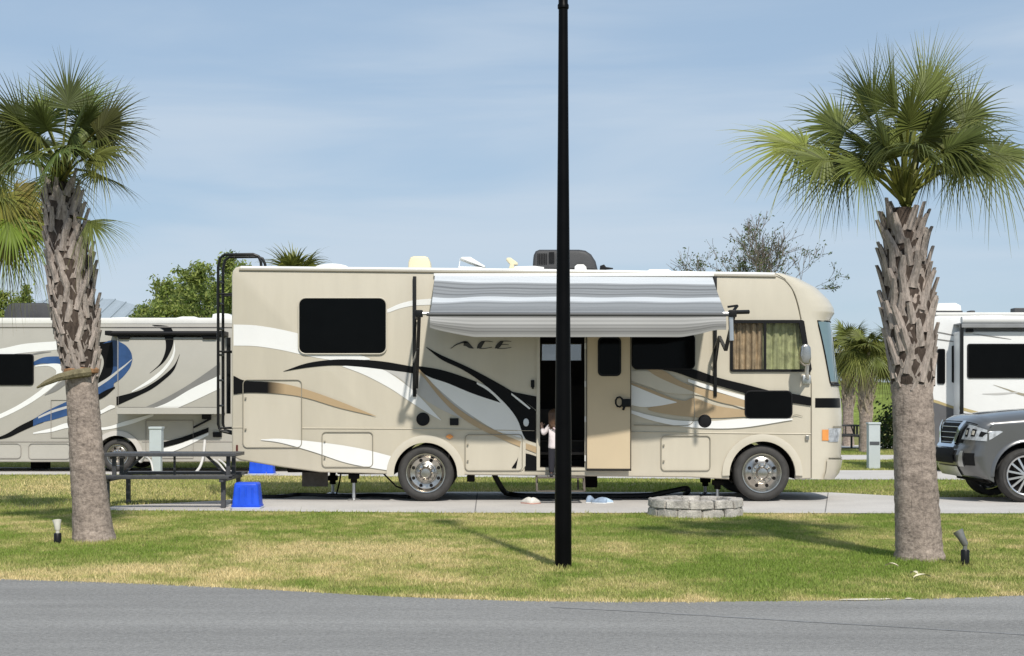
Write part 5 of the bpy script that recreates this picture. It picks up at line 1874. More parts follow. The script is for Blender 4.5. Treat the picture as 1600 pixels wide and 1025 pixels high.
def hue_of(g, yellow=0.0):
    k = g.uniform(.8, 1.2)
    a, c = (0.108, 0.13, 0.032), (0.22, 0.23, 0.045)
    t = min(1, max(0, yellow + g.gauss(0, .12)))
    return tuple(lerp(p_, q_, t) * k for p_, q_ in zip(a, c))


# --- right palm
YR = 15.2
pr_ = thing('palm_tree', 'tall sabal palm with full ragged crown beside the front of the beige motorhome', 'palm', (at(1436, 875, YR).x, YR, 0), 'booted palms on the front lawn')
line = [(1437, 875, 82), (1435, 860, 74), (1433, 820, 70), (1431, 760, 67), (1429, 700, 64), (1427, 640, 62), (1425, 590, 62), (1420, 520, 68), (1417, 450, 66), (1414, 390, 58), (1412, 350, 46), (1411, 325, 30)]
palm_trunk(pr_, line, YR, 3, 590)
palm_trunk(pr_, [q for q in [(1425, 600, 60)] + line if q[1] <= 600], YR, 13, 0, 40, 24, 'fibre_core', BOOTD)
boots(pr_, line, YR, 5, 604, 350, 96, .27, .21, wb=.09, side=.36)
g = random.Random(31)
top = at(1412, 322, YR)
def hp(px, py, dy): return at(px, py, YR + dy)
fr = []
K = (0.118, 0.142, 0.032); LG = (0.2, 0.23, 0.045); DK = (.07, .088, .023)
# fans one can tell apart in the crown: hub, spread, size, droop, roll, tint, face
for px, py, dy, sp, rf, dr, ro, hue, fc in (
        (1258, 226, -.15, 1.9, .95, .38, .1, LG, (.15, -.9, .55)), (1352, 262, -.6, 2.4, .72, .55, 0, K, (0, -1, .35)), (1404, 184, -.2, 1.35, 1.0, .15, .2, K, (.5, -.8, .3)),
        (1478, 232, -.35, 1.9, .92, .35, -.2, DK, (.3, -.9, .5)), (1549, 238, .1, 2.0, .95, .65, .1, K, (.2, -.8, .6)), (1440, 165, .1, 1.15, .95, .12, .4, K, (-.6, -.7, .3)),
        (1368, 180, .15, 1.45, .92, .25, -.3, K, (-.7, -.6, .4)), (1500, 195, .3, 1.8, 1.0, .3, .2, K, (.2, -1, .2)), (1320, 205, .35, 1.8, .95, .4, -.1, K, (-.3, -1, .3)),
        (1432, 232, -.8, 2.2, .7, .55, .3, DK, (.1, -1, .5)), (1500, 252, -.4, 1.9, .75, .6, .1, K, (.2, -1, .5)), (1388, 226, -.5, 1.9, .75, .4, -.5, DK, (-.2, -1, .4)),
        (1322, 258, .2, 1.9, .8, .5, .2, DK, (-.2, -1, .3)), (1450, 205, .5, 1.8, 1.0, .3, 0, K, (.2, -1, .2)), (1415, 215, .6, 1.8, 1.0, .3, .5, DK, None),
        (1520, 258, .45, 1.9, .75, .6, 0, K, None), (1296, 248, -.4, 1.8, .8, .5, 0, K, (-.2, -1, .5)), (1462, 160, .35, 1.1, .85, .1, 0, (.15, .165, .045), (.5, -.8, 0))):
    fr.append((top + Vector((g.gauss(0, .03), g.gauss(0, .03), g.uniform(-.05, .12))), hp(px, py, dy), sp, rf, dr, ro, tuple(h * k_ for k_ in [g.uniform(.72, 1.2)] for h in hue), fc))
for i in range(13):
    fr.append(rand_frond(g, top, i * 2.39996 + .4, R(g.uniform(38, 85)), g.uniform(.5, .8), g.uniform(.2, .5), hue_of(g, .05), g.uniform(1.7, 2.2), g.uniform(.8, .98)))
palm_crown(pr_, fr, 77, .80, 50)

# --- left palm
YL = 17.3
pl_ = thing('palm_tree', 'sabal palm with a broken frond stub on its trunk, beside the black picnic table', 'palm', (at(146, 845, YL).x, YL, 0), 'booted palms on the front lawn')
line = [(147, 845, 70), (145, 832, 63), (142, 790, 57), (138, 740, 54), (134, 680, 51), (129, 620, 49), (126, 580, 50), (118, 510, 66), (111, 450, 64), (104, 380, 56), (97, 320, 42), (94, 285, 28)]
palm_trunk(pl_, line, YL, 8, 590)
palm_trunk(pl_, [q for q in [(127.5, 586, 49)] + line if q[1] <= 586], YL, 14, 0, 40, 24, 'fibre_core', BOOTD)
boots(pl_, line, YL, 9, 590, 300, 124, .25, .17, wb=.085, side=.36)
b = MB()
c = at(124, 584, YL - .16)
b.tube([c + Vector((.12, 0, .02)), c + Vector((-.02, -.07, .0)), c + Vector((-.2, -.08, -.04)), c + Vector((-.34, -.07, -.10)), c + Vector((-.44, -.05, -.15))], [.05, .05, .04, .028, .01], 8)
tag(b.build('frond_stub', trunk_mat('green_brown_stub', (.19, .165, .10), .35, True), pl_, True))
b = MB()
x_ = at(127, 580, YL)
b.lathe([(.176, -.03), (.196, -.015), (.198, .02), (.178, .04)], (x_.x, YL, x_.z), 'z', 24)
b.build('cut_scar', ORANGE, pl_, True)
g = random.Random(12)
top = at(95, 285, YL)
def hl_(px, py, dy): return at(px, py, YL + dy)
fr = []
for px, py, dy, sp, rf, dr, ro, hue, fc in (
        (48, 205, -.2, 1.9, .95, .3, .1, DK, (-.1, -1, .2)), (105, 170, .1, 1.55, .85, .1, .2, DK, (0, -1, .1)), (150, 205, -.2, 1.9, .9, .3, -.1, DK, (.1, -1, .2)),
        (75, 190, .2, 1.6, .85, .15, .3, K, (0, -1, .1)), (128, 180, .3, 1.6, .9, .15, -.2, K, (.2, -1, .1)), (20, 232, .1, 2.0, .9, .5, .1, K, (-.2, -1, .3)),
        (148, 240, -.45, 2.2, .75, .7, .1, K, (.2, -1, .5)), (90, 235, -.6, 2.2, .75, .75, .3, K, (0, -1, .5)), (110, 215, -.4, 1.9, .8, .4, 0, DK, (0, -1, .3)),
        (60, 238, -.4, 2.1, .75, .7, 0, DK, (-.2, -1, .4)), (-8, 262, .2, 2.0, .85, .8, 0, K, (-.2, -1, .4)), (140, 225, .4, 1.9, .85, .5, 0, DK, None)):
    fr.append((top + Vector((g.gauss(0, .02), g.gauss(0, .02), g.uniform(-.05, .1))), hl_(px, py, dy), sp, rf, dr, ro, tuple(h * g.uniform(.85, 1.05) for h in hue), fc))
fr.append((at(100, 356, YL), hl_(134, 343, -.28), 1.15, .74, .62, 0, (.14, .165, .04), (.1, -1, .5)))     # low frond on the right of the trunk
for i in range(12):
    fr.append(rand_frond(g, top, i * 2.39996 + 1, R(g.uniform(22, 80)), g.uniform(.45, .7), g.uniform(.3, .7), hue_of(g, 0), g.uniform(1.7, 2.1), g.uniform(.7, .85)))
palm_crown(pl_, fr, 78, .78, 50)

# --- a lower palm behind it, half out of the frame
YQ = 20.6
pq = thing('palm_tree', 'low yellow-green palm behind the left palm, cut by the edge of the frame', 'palm', (at(8, 800, YQ).x - .55, YQ, 0))
dx = -70
line = [(8 + dx, 810, 60), (8 + dx, 700, 50), (8 + dx, 500, 48), (8 + dx, 400, 44), (8 + dx, 340, 30)]
palm_trunk(pq, line, YQ, 18, 590)
boots(pq, line, YQ, 19, 560, 360, 60, .26, .25)
g = random.Random(15)
top = at(8 + dx, 345, YQ)
fr = []
YG = (.175, .19, .034)
for px, py, dy, sp, rf, dr, ro, hue, fc in ((22, 300, -.3, 2.0, .9, .9, 0, YG, (0, -1, .5)), (10, 345, -.7, 2.2, .85, 1.0, 0, YG, (.1, -1, .4)), (35, 330, .2, 1.9, .9, .95, .1, K, (.3, -1, .5)), (-30, 280, -.2, 2, .9, .6, 0, K, (0, -1, .3)),
        (-5, 310, -.5, 2.0, .9, .95, .2, YG, (0, -1, .5)), (28, 355, -.3, 1.7, .8, 1.1, .2, YG, (.4, -1, .3)), (0, 372, .1, 1.8, .75, 1.1, .2, YG, (.3, -1, .3))):
    fr.append((top, at(px, py, YQ + dy), sp, rf, dr, ro, tuple(h * g.uniform(.85, 1.15) for h in hue), fc))
for i in range(9):
    fr.append(rand_frond(g, top, i * 2.39996, R(g.uniform(0, 75)), g.uniform(.6, .8), g.uniform(.4, .9), hue_of(g, .5), 2.0, .9))
palm_crown(pq, fr, 79, .85)


# --- far palms: near the right gap, and the top showing above the roof
def far_palm(px, base_py, top_py, w, Y, seed, n, rad, label, pet=.7, boot_from=.45, elev=(-25, 75), yellow=.25, tm=TRUNK, bn=60, bm_=BOOT):
    t = thing('palm_tree', label, 'palm', (at(px, base_py, Y).x, Y, 0))
    ln = [(px, base_py, w * 1.15), (px, lerp(base_py, top_py, .1), w), (px, lerp(base_py, top_py, .5), w), (px, lerp(base_py, top_py, .8), w * 1.1), (px, top_py, w * .7)]
    palm_trunk(t, ln, Y, seed, 0, 40, 18)
    boots(t, ln, Y, seed + 1, lerp(base_py, top_py, boot_from), lerp(base_py, top_py, .97), bn, .34, .35, bm_, .085)
    gg = random.Random(seed)
    tp = at(px, top_py - 2, Y)
    fr_ = [rand_frond(gg, tp, i * 2.39996, R(lerp(elev[1], elev[0], (i + .5) / n) + gg.gauss(0, 6)), pet * gg.uniform(.8, 1.15), gg.uniform(.4, .95), hue_of(gg, yellow), gg.uniform(1.8, 2.2), gg.uniform(.85, 1.05)) for i in range(n)]
    palm_crown(t, fr_, seed + 2, rad, 34)
    return t


PALEB = trunk_mat('pale_leaf_base', (.42, .345, .265), .4, True)
far_palm(1353, 707, 556, 20, 48, 41, 30, .82, 'palm with thick booted trunk beyond the nose of the beige motorhome', .6, .38, bn=46, bm_=PALEB)
far_palm(1325, 694, 552, 17, 55, 51, 30, .95, 'slimmer palm standing half behind the beige motorhome', .7, .4, bn=46, bm_=PALEB)
far_palm(1404, 700, 552, 16, 50, 56, 26, .8, 'palm mostly hidden behind the right palm trunk', .6, .4, bn=40)
far_palm(462, 735, 458, 26, 38, 61, 30, .95, 'palm whose spiky crown top shows above the rear roof of the beige motorhome', .55, .5, (0, 85), .55, bn=50)


# ------------------------------------------------------------------ leafy and bare trees
def tree(root, base, height, crown_r, seed, leaf_n, leaf_s, hues, levels=5, spreadk=.55, leafy=lambda p: 1.0, trunk_r=.16, trunk_frac=.3, twig=.006):
    g = random.Random(seed)
    tips = []
    segs = MB()

    def grow(p, d, L_, r, lv):
        pts, rad_ = [p], [r]
        q, dd = p.copy(), d.copy()
        n_ = 3
        for k in range(n_):
            dd = (dd + Vector((g.gauss(0, .13), g.gauss(0, .13), g.gauss(.04, .09)))).normalized()
            q = q + dd * (L_ / n_)
            pts.append(q.copy()); rad_.append(max(twig, r * (1 - .4 * (k + 1) / n_)))
        segs.tube(pts, rad_, 7 if lv < 2 else (5 if lv < 4 else 3), cap=False)
        if lv >= 2:
            tips.append((pts[1], lv)); tips.append((pts[2], lv))
        tips.append((q, lv))
        if lv >= levels: return
        nb = g.choice((2, 3, 3)) if lv > 0 else g.choice((4, 5))
        for k in range(nb):
            ax = dd.orthogonal().normalized()
            ax = Matrix.Rotation(g.uniform(0, 2 * math.pi), 3, dd) @ ax
            nd = (dd + ax * g.uniform(.35, 1.0) * spreadk * 1.5)
            nd.z += .12
            nd.normalize()
            st = pts[g.choice((2, 3, 3))] if lv > 0 else pts[g.choice((2, 3))]
            grow(st, nd, L_ * g.uniform(.62, .85), max(twig, rad_[-1] * g.uniform(.6, .8)), lv + 1)
    L0 = height * trunk_frac
    grow(Vector(base), Vector((0, 0, 1)), L0, trunk_r, 0)
    segs.build('trunk', BARK, root, True, fix=False)
    V, Fc, C = [], [], []
    cand = [t for t in tips if t[1] >= levels - 2]
    for i in range(leaf_n):
        p, lv = g.choice(cand)
        if g.random() > leafy(p): continue
        cl = g.uniform(.7, 1.25)
        hue = g.choice(hues)
        for j in range(g.choice((2, 3, 4))):
            c = p + Vector((g.gauss(0, leaf_s * 1.1), g.gauss(0, leaf_s * 1.1), g.gauss(0, leaf_s)))
            n_ = Vector((g.gauss(0, 1), g.gauss(0, 1), g.gauss(.4, 1))).normalized()
            a = n_.orthogonal().normalized(); a = Matrix.Rotation(g.uniform(0, 6.28), 3, n_) @ a
            b2 = n_.cross(a)
            sz = leaf_s * g.uniform(.6, 1.2)
            o = len(V)
            V += [c - a * sz, c - b2 * sz * .42, c + a * sz, c + b2 * sz * .42]
            C += [tuple(h * cl for h in hue)] * 4
            Fc.append((o, o + 1, o + 2, o + 3))
    if V:
        b = MB(); b.add(V, Fc)
        o = b.build('crown', LEAF, root, False, fix=False)
        colour_attr(o, [c + (1,) for c in C])


LGREENS = [(.3, .36, .09), (.2, .27, .06), (.34, .38, .11), (.15, .2, .055)]
def leaf_tree(px, Y, h, seed, n, label, ls=.085, **k):
    x = at(px, 700, Y).x
    t = thing('leafy_tree', label, 'tree', (x, Y, 0))
    tree(t, (x, Y, -.05), h, 3, seed, n, ls, LGREENS, **k)
    return t
leaf_tree(330, 56, 8.2, 3, 9000, 'bright green leafy tree behind the rear ladder of the beige motorhome', levels=5, spreadk=.62, trunk_frac=.27)
leaf_tree(288, 58, 6.6, 23, 5200, 'smaller light green tree beside the metal roof', levels=5, spreadk=.62, trunk_frac=.27)
leaf_tree(392, 60, 8.2, 29, 8000, 'green tree between the ladder and the spiky palm top', levels=5, spreadk=.6, trunk_frac=.27)
leaf_tree(-18, 58, 6.5, 9, 8000, 'green tree at the edge of the frame above the taupe motorhome', levels=5, spreadk=.5, trunk_frac=.27)
leaf_tree(222, 75, 6.3, 14, 900, 'thin sparse tree far beyond the metal roof', ls=.09, levels=5, spreadk=.5, trunk_frac=.3)
Yb_ = 52
xb = at(1245, 700, Yb_).x
bt = thing('bare_tree', 'nearly leafless spreading tree above the front roof of the beige motorhome', 'tree', (xb, Yb_, 0))
tree(bt, (xb, Yb_, -.05), 8.3, 3, 5, 4500, .05, [(.06, .095, .03), (.09, .13, .035), (.12, .16, .035)], levels=7, spreadk=.52, leafy=lambda p: .95 if (p.x - xb) > .5 else (.5 if (p.x - xb) < -1.6 else .22), trunk_r=.2, trunk_frac=.27, twig=.0065)

# low dark shrub in the gap
for px, py, Y, r, lab in ((1390, 688, 52, .62, 'dark green shrub beside the far palms'),):
    sh = thing('shrub', lab, 'shrub', (at(px, py, Y).x, Y, 0))
    g = random.Random(4)
    V, Fc, C = [], [], []
    for i in range(900):
        c = Vector((at(px, py, Y).x + g.gauss(0, r * .45), Y + g.gauss(0, r * .45), abs(g.gauss(.5, .45))))
        n_ = Vector((g.gauss(0, 1), g.gauss(0, 1), g.gauss(.3, 1))).normalized(); a = n_.orthogonal().normalized(); b2 = n_.cross(a)
        o = len(V); sz = g.uniform(.05, .1)
        V += [c - a * sz, c - b2 * sz * .5, c + a * sz, c + b2 * sz * .5]; C += [tuple(h * g.uniform(.5, 1) for h in (.06, .09, .03))] * 4; Fc.append((o, o + 1, o + 2, o + 3))
    b = MB(); b.add(V, Fc); o = b.build('foliage', LEAF, sh, fix=False); colour_attr(o, [c + (1,) for c in C])
# ------------------------------------------------------------------ lamp post
YP = F * EYE / (888 - HOR)
xp = (880 - CX) / (F / YP)
lp = thing('lamp_post', 'tall slim black lamp post standing on the lawn in front of the beige motorhome', 'lamp post', (xp, YP, 0))
sP = F / YP
b = MB()
ztop = EYE + (HOR - 8) / sP
b.lathe([(0, -.05), (13.2 / sP, -.05), (13.2 / sP, .02), (12.8 / sP, 1.2), (10.6 / sP, 2.6), (8.6 / sP, 3.9), (7.2 / sP, ztop)], (xp, YP, 0), 'z', 20)
b.build('pole', LAMPBLK, lp, 40)
b = MB()
b.lathe([(7.0 / sP, -.04), (8.8 / sP, -.03), (8.8 / sP, .0), (7.4 / sP, .015), (7.6 / sP, .09), (.075, .12), (.14, .2), (.15, .24)], (xp, YP, ztop), 'z', 24)
b.build('collar', LAMPBLK, lp, 40)
b = MB()
b.lathe([(.14, .24), (.19, .62), (.19, .64)], (xp, YP, ztop), 'z', 24)
b.build('lantern_glass', glass_mat('lantern_glass', (.7, .7, .68), .45), lp, 40)
b = MB()
b.lathe([(.21, .63), (.21, .66), (.12, .78), (.03, .84), (.015, .92), (0, .93)], (xp, YP, ztop), 'z', 24)
b.build('lantern_cap', LAMPBLK, lp, 40)

# ------------------------------------------------------------------ picnic table
def picnic_table(x0, x1, Y, label, dark=TABLEM, tz=.775):
    t = thing('picnic_table', label, 'picnic table', ((x0 + x1) / 2, Y, 0))
    b = MB()
    n = 6
    for k in range(n):
        y = Y - .36 + .72 * (k + .5) / n
        b.box(x0, x1, y - .05, y + .05, tz - .012, tz, 0, b=.004)
    for y in (Y - .375, Y + .375): b.box(x0, x1, y - .016, y + .016, tz - .045, tz + .006, b=.008)
    for x in (x0 + .016, x1 - .016): b.box(x - .016, x + .016, Y - .36, Y + .36, tz - .045, tz + .003, b=.008)
    b.build('tabletop', dark, t)
    for sg in (-1, 1):
        b = MB()
        yc = Y + sg * .66
        for k in range(2):
            y = yc - .07 + .14 * k
            b.box(x0 + .02, x1 - .02, y - .06, y + .06, .455, .468, b=.004)
        for y in (yc - .14, yc + .14): b.box(x0 + .02, x1 - .02, y - .014, y + .014, .43, .474, b=.006)
        b.build('bench', dark, t)
    for x in (x0 + .13, x1 - .13):
        b = MB()
        for sg in (-1, 1):
            b.bar((x, Y + sg * .62, 0), (x, Y + sg * .62, .45), .06, .06, Vector((0, 1, 0)))
            b.bar((x, Y + sg * .22, .42), (x, Y + sg * .22, tz - .03), .055, .055, Vector((0, 1, 0)))
        b.box(x - .03, x + .03, Y - .8, Y + .8, .385, .435, b=.006)
        b.build('leg_frame', dark, t)
        b = MB()
        m_ = (x0 + x1) / 2
        b.bar((x + (.04 if x < m_ else -.04), Y, .43), (lerp(x, m_, .45), Y, tz - .03), .035, .035)
        b.build('brace', dark, t)
    b = MB(); b.bar(((x0 + x1) / 2, Y, .43), ((x0 + x1) / 2, Y, tz - .04), .03, .03, Vector((0, 1, 0))); b.bar((x0 + .13, Y, .41), (x1 - .13, Y, .41), .04, .04); b.build('stretcher', dark, t)
    return t


YT = 23.15
sy = F / (YT - .38)
picnic_table((160 - CX) / sy, (368 - CX) / sy, YT, 'black metal picnic table with benches beside the left palm trunk')
picnic_table(at(1300, 690, 52).x, at(1343, 690, 52).x, 52, 'distant dark picnic table beyond the nose of the beige motorhome')

# ------------------------------------------------------------------ totes
def tote(px0, px1, py0, py1, Y, label):
    s = F / Y
    x0, x1 = (px0 - CX) / s, (px1 - CX) / s
    z1 = (py1 - py0) / s
    t = thing('storage_tote', label, 'tote', ((x0 + x1) / 2, Y + .18, .012))
    w_ = x1 - x0
    def ring(ins, z, n=5):
        pts = []
        h = w_ / 2 - ins; hd = .18 - ins
        for cx_, cy_, a0 in ((h - .03, hd - .03, 0), (-h + .03, hd - .03, 90), (-h + .03, -hd + .03, 180), (h - .03, -hd + .03, 270)):
            for k in range(n): pts.append(((x0 + x1) / 2 + cx_ + .03 * math.cos(R(a0 + 90 * k / (n - 1))), Y + .18 + cy_ + .03 * math.sin(R(a0 + 90 * k / (n - 1))), z))
        return pts
    lv = [ring(.0, .03), ring(-.006, .045), ring(-.006, .06), ring(.004, .062), ring(.03, z1 - .04), ring(.034, z1 - .015), ring(.05, z1)]
    b = MB(); n = len(lv[0])
    V = [q for r_ in lv for q in r_]
    Fc = [(i * n + k, i * n + (k + 1) % n, (i + 1) * n + (k + 1) % n, (i + 1) * n + k) for i in range(len(lv) - 1) for k in range(n)]
    Fc += [tuple((len(lv) - 1) * n + k for k in range(n)), tuple(range(n))[::-1]]
    b.add(V, Fc); b.build('bin', BLUEP, t, 40)
    b = MB()
    for dx in (-.3, 0, .3): b.box((x0 + x1) / 2 + dx * w_ * .8 - .012, (x0 + x1) / 2 + dx * w_ * .8 + .012, Y + .004, Y + .03, .08, z1 - .06, b=.004)
    b.build('rib', BLUEP, t)
    lv = [ring(-.012, .013), ring(-.016, .02), ring(-.016, .03), ring(-.004, .034)]
    b = MB(); V = [q for r_ in lv for q in r_]
    Fc = [(i * n + k, i * n + (k + 1) % n, (i + 1) * n + (k + 1) % n, (i + 1) * n + k) for i in range(3) for k in range(n)] + [tuple(3 * n + k for k in range(n)), tuple(range(n))[::-1]]
    b.add(V, Fc); b.build('lid', mat('pale_blue_lid', (.5, .56, .68), .45), t, 40)


tote(361.5, 405.5, 757, 799, 22.35, 'bright blue plastic tote upside down on its pale lid beside the picnic table')
tote(388, 427, 710, 742, 33.0, 'dark blue tote in the shade behind the rear of the beige motorhome')

# ------------------------------------------------------------------ ground spotlights
def spot(px, py, h, label, pale, tilt):
    c = gnd(px, py); s = F / c.y
    t = thing('garden_spotlight', label, 'spotlight', (c.x, c.y, 0), 'ground spotlights at the palms')
    k = h / s
    b = MB(); b.lathe([(0, -.02), (.038, -.02), (.04, 0), (.04, k * .42), (.034, k * .45), (0, k * .45)], (c.x, c.y, 0), 'z', 16)
    b.build('base', BLACKM, t, 40)
    b = MB()
    top = Vector((c.x, c.y, k * .56))
    b.tube([(c.x, c.y, k * .43), top], .02, 8)
    d = Vector((math.sin(tilt), .25, math.cos(tilt))).normalized()
    p0 = Vector((c.x, c.y, k * .6))
    L_ = k * .42
    b.tube([p0 - d * .02, p0, p0 + d * L_ * .55, p0 + d * L_ * .9, p0 + d * L_], [.015, .03, .036, .047, .049], 14)
    b.build('lamp_head', pale, t, 40)


spot(90, 849, 36, 'small pale spotlight on a black base, left of the left palm', mat('pale_spot_head', (.62, .6, .53), .4, var=.1), -.15)
spot(1508, 884, 56, 'grey garden spotlight on a black base, right of the right palm', mat('grey_spot_head', (.2, .2, .19), .45, var=.3, metal=.3), -.45)

# ------------------------------------------------------------------ utility pedestals with their hoses
def pedestal(px0, px1, py0, py1, label, band=None, narrow=None):
    Y = F * EYE / (py1 - HOR); s = F / Y
    x0, x1 = (px0 - CX) / s, (px1 - CX) / s
    z1 = (py1 - py0) / s
    t = thing('utility_pedestal', label, 'utility post', ((x0 + x1) / 2, Y + .12, 0), 'hook-up posts between the sites')
    b = MB()
    if narrow:
        zs = (py1 - narrow) / s
        b.box(x0 + .05, x1 - .02, Y + .02, Y + .2, 0, zs, b=.008)
        b.box(x0, x1, Y, Y + .24, zs, z1, b=.015)
    else:
        b.box(x0, x1, Y, Y + .24, 0, z1, b=.015)
    b.build('cabinet', UTIL, t)
    b = MB()
    b.box(x0 - .012, x1 + .012, Y - .02, Y + .26, z1 - .03, z1 + .015, b=.008)
    b.build('hood', UTIL, t)
    b = MB()
    zb_ = (py1 - (band or (narrow or 700) - 4)) / s
    b.box(x0 + .02, x1 - .02, Y - .012, Y + .0, zb_ - .045, zb_ + .03, b=.004)
    b.build('outlet_panel', mat('outlet_grey', (.07, .075, .085), .6), t)
    return t


pedestal(233, 252, 668, 743, 'grey electric hook-up post behind the picnic table', narrow=711)
pedestal(1357.5, 1375.5, 661, 733, 'pale grey hook-up post with a dark band beside the far palms', band=692)


def hose(name, label, cat, pts, r, m, n=6, group=None):
    b = MB(); b.tube(smooth(pts, n), r, 8)
    o = b.build(name, m, None, True)
    return tag(o, label, cat, group)


GREYH = mat('pale_hose', (.62, .6, .57), .5, var=.1)
def hp3(l): return [at(*q) for q in l]
hose('water_hose', 'white hose hanging from the taupe motorhome to the ground behind the table', 'hose', hp3([(320, 688, 34.2), (319, 700, 34.05), (317, 715, 33.7), (312, 730, 33.4), (303, 740, 33.1), (290, 745, 32.6), (262, 744.5, 32.5), (244, 744, 32.5)]), .028, GREYH)
hose('power_cord', 'white cable looping from the hook-up post to the wheel of the taupe motorhome', 'cable', hp3([(233, 708, 32.5), (222, 706, 33), (214, 714, 33.2), (220, 722, 33.2), (228, 714, 33), (236, 722, 32.7), (240, 742, 32.6)]), .02, GREYH)
for k, (px, lab) in enumerate(((344, 'white hose under the taupe motorhome, nearer the ladder'), (352, 'white hose curving down to the ground beside the rear tyre side of the ladder'))):
    hose('drain_hose', lab, 'hose', hp3([(px - 10, 718, 34), (px - 2, 724, 33.8), (px + 6, 734, 33.6), (px + 10 + 5 * k, 741, 33.4)]), .02, GREYH)
DKH = mat('black_hose', (.018, .017, .017), .6, var=.3, bump=.006, bs=60)
hose('sewer_hose', 'thick black ribbed hose lying on the pad under the beige motorhome', 'hose', [at(772, 741, 24.9), at(780, 756, 24.9), at(788, 768, 25.0), gnd(797, 777) + Vector((0, 0, .05)), gnd(830, 779.5) + Vector((0, 0, .045)), gnd(930, 780) + Vector((0, 0, .045)), gnd(1010, 779) + Vector((0, 0, .05)), at(1035, 770, 25.0), at(1055, 766, 25.0), at(1072, 763, 25.0), at(1075, 768, 25.0), gnd(1070, 777) + Vector((0, 0, .05))], .042, DKH)
hose('drain_hose', 'black hose on the ground under the rear of the beige motorhome', 'hose', [gnd(405, 779.5) + Vector((0, 0, .03)), gnd(440, 779) + Vector((0, 0, .03)), gnd(470, 776) + Vector((0, 0, .03)), gnd(540, 778.5) + Vector((0, 0, .03)), gnd(585, 777) + Vector((0, 0, .03)), gnd(640, 780) + Vector((0, 0, .03))], .035, DKH)

# ------------------------------------------------------------------ stone fire ring
yc = F * EYE / (811 - HOR) + .62
fx = (1086.5 - CX) / (F / yc)
ringo = thing('fire_ring', 'round fire ring of two courses of pale stone blocks at the edge of the lawn', 'fire ring', (fx, yc, 0))
g = random.Random(6)
nb = 12
for row in range(2):
    for k in range(nb):
        a0 = 2 * math.pi * (k + .5 * row) / nb + .03
        a1 = a0 + 2 * math.pi / nb * .965
        b = MB()
        ro_, ri = .625 + g.gauss(0, .007), .46
        z0_, z1_ = row * .118 + (.0 if row == 0 else .003), row * .118 + .113
        V = []
        for r_ in (ri, ro_):
            for a in (a0, (a0 + a1) / 2, a1):
                for z in (z0_, z1_):
                    V.append((fx + r_ * math.cos(a) + g.gauss(0, .007), yc + r_ * math.sin(a) + g.gauss(0, .007), z + g.gauss(0, .004)))
        f = [(6, 8, 9, 7), (8, 10, 11, 9), (0, 1, 3, 2), (2, 3, 5, 4), (1, 7, 9, 3), (3, 9, 11, 5), (0, 2, 8, 6), (2, 4, 10, 8), (0, 6, 7, 1), (4, 5, 11, 10)]
        bm = bmesh.new()
        bv = [bm.verts.new(q) for q in V]
        for q in f: bm.faces.new([bv[i] for i in q])
        bmesh.ops.recalc_face_normals(bm, faces=bm.faces)
        ed_ = [e for e in bm.edges if len(e.link_faces) == 2 and e.link_faces[0].normal.angle(e.link_faces[1].normal) > .6]
        bmesh.ops.bevel(bm, geom=ed_, offset=.012, segments=2, affect='EDGES')
        b.bm(bm)
        b.build('stone_block', STONE, ringo, 50)
b = MB(); b.lathe([(0, .03), (.3, .035), (.45, .02)], (fx, yc, 0), 'z', 24); b.build('ash_bed', mat('ash', (.14, .13, .12), .95, var=.4, vs=15, bump=.02, bs=30), ringo)

# ------------------------------------------------------------------ shoes left on the pad
def shoe(px, py, ang, m, label, cat, group, scale=1.0, sole=PINK):
    c = gnd(px, py)
    b = MB()
    L_, W_ = .24 * scale, .085 * scale
    rings = []
    for t, wv, hv in ((0, .55, .05), (.12, .85, .075), (.3, .9, .08), (.5, .95, .07), (.7, 1.05, .05), (.88, .9, .035), (1, .4, .02)):
        rg = []
        for k in range(10):
            a = 2 * math.pi * k / 10
            y = math.cos(a) * W_ / 2 * wv
            z = max(0, math.sin(a)) * hv * scale * 1.1 + .02
            if math.sin(a) < -.01: z = .012
            rg.append((L_ * (t - .5), y, z))
        rings.append(rg)
    ca, sa = math.cos(ang), math.sin(ang)
    def tr(q, dz=0): return (c.x + q[0] * ca - q[1] * sa, c.y + q[0] * sa + q[1] * ca, q[2] + dz)
    V = [tr(q, .006) for rg in rings for q in rg]
    f = [(i * 10 + k, i * 10 + (k + 1) % 10, (i + 1) * 10 + (k + 1) % 10, (i + 1) * 10 + k) for i in range(6) for k in range(10)] + [tuple(range(10))[::-1], tuple(60 + k for k in range(10))]
    t = thing('shoe', label, cat, (c.x, c.y, .012), group)
    b.add(V, f); b.build('upper', m, t, 60)
    b = MB()
    V = [tr((q[0] * 1.04, q[1] * 1.1, .014 if e else .027)) for e in (0, 1) for rg in rings for q in (rg[0], rg[5])]
    n_ = 14
    f = []
    for e in (0, 1):
        for i in range(6): f.append((e * n_ + 2 * i, e * n_ + 2 * i + 1, e * n_ + 2 * i + 3, e * n_ + 2 * i + 2))
    for i in range(6):
        f.append((2 * i, 2 * i + 2, n_ + 2 * i + 2, n_ + 2 * i)); f.append((2 * i + 1, 2 * i + 3, n_ + 2 * i + 3, n_ + 2 * i + 1))
    f += [(0, 1, n_ + 1, n_), (12, 13, n_ + 13, n_ + 12)]
    b.add(V, f); b.build('sole', sole, t)
    # ankle opening
    return t


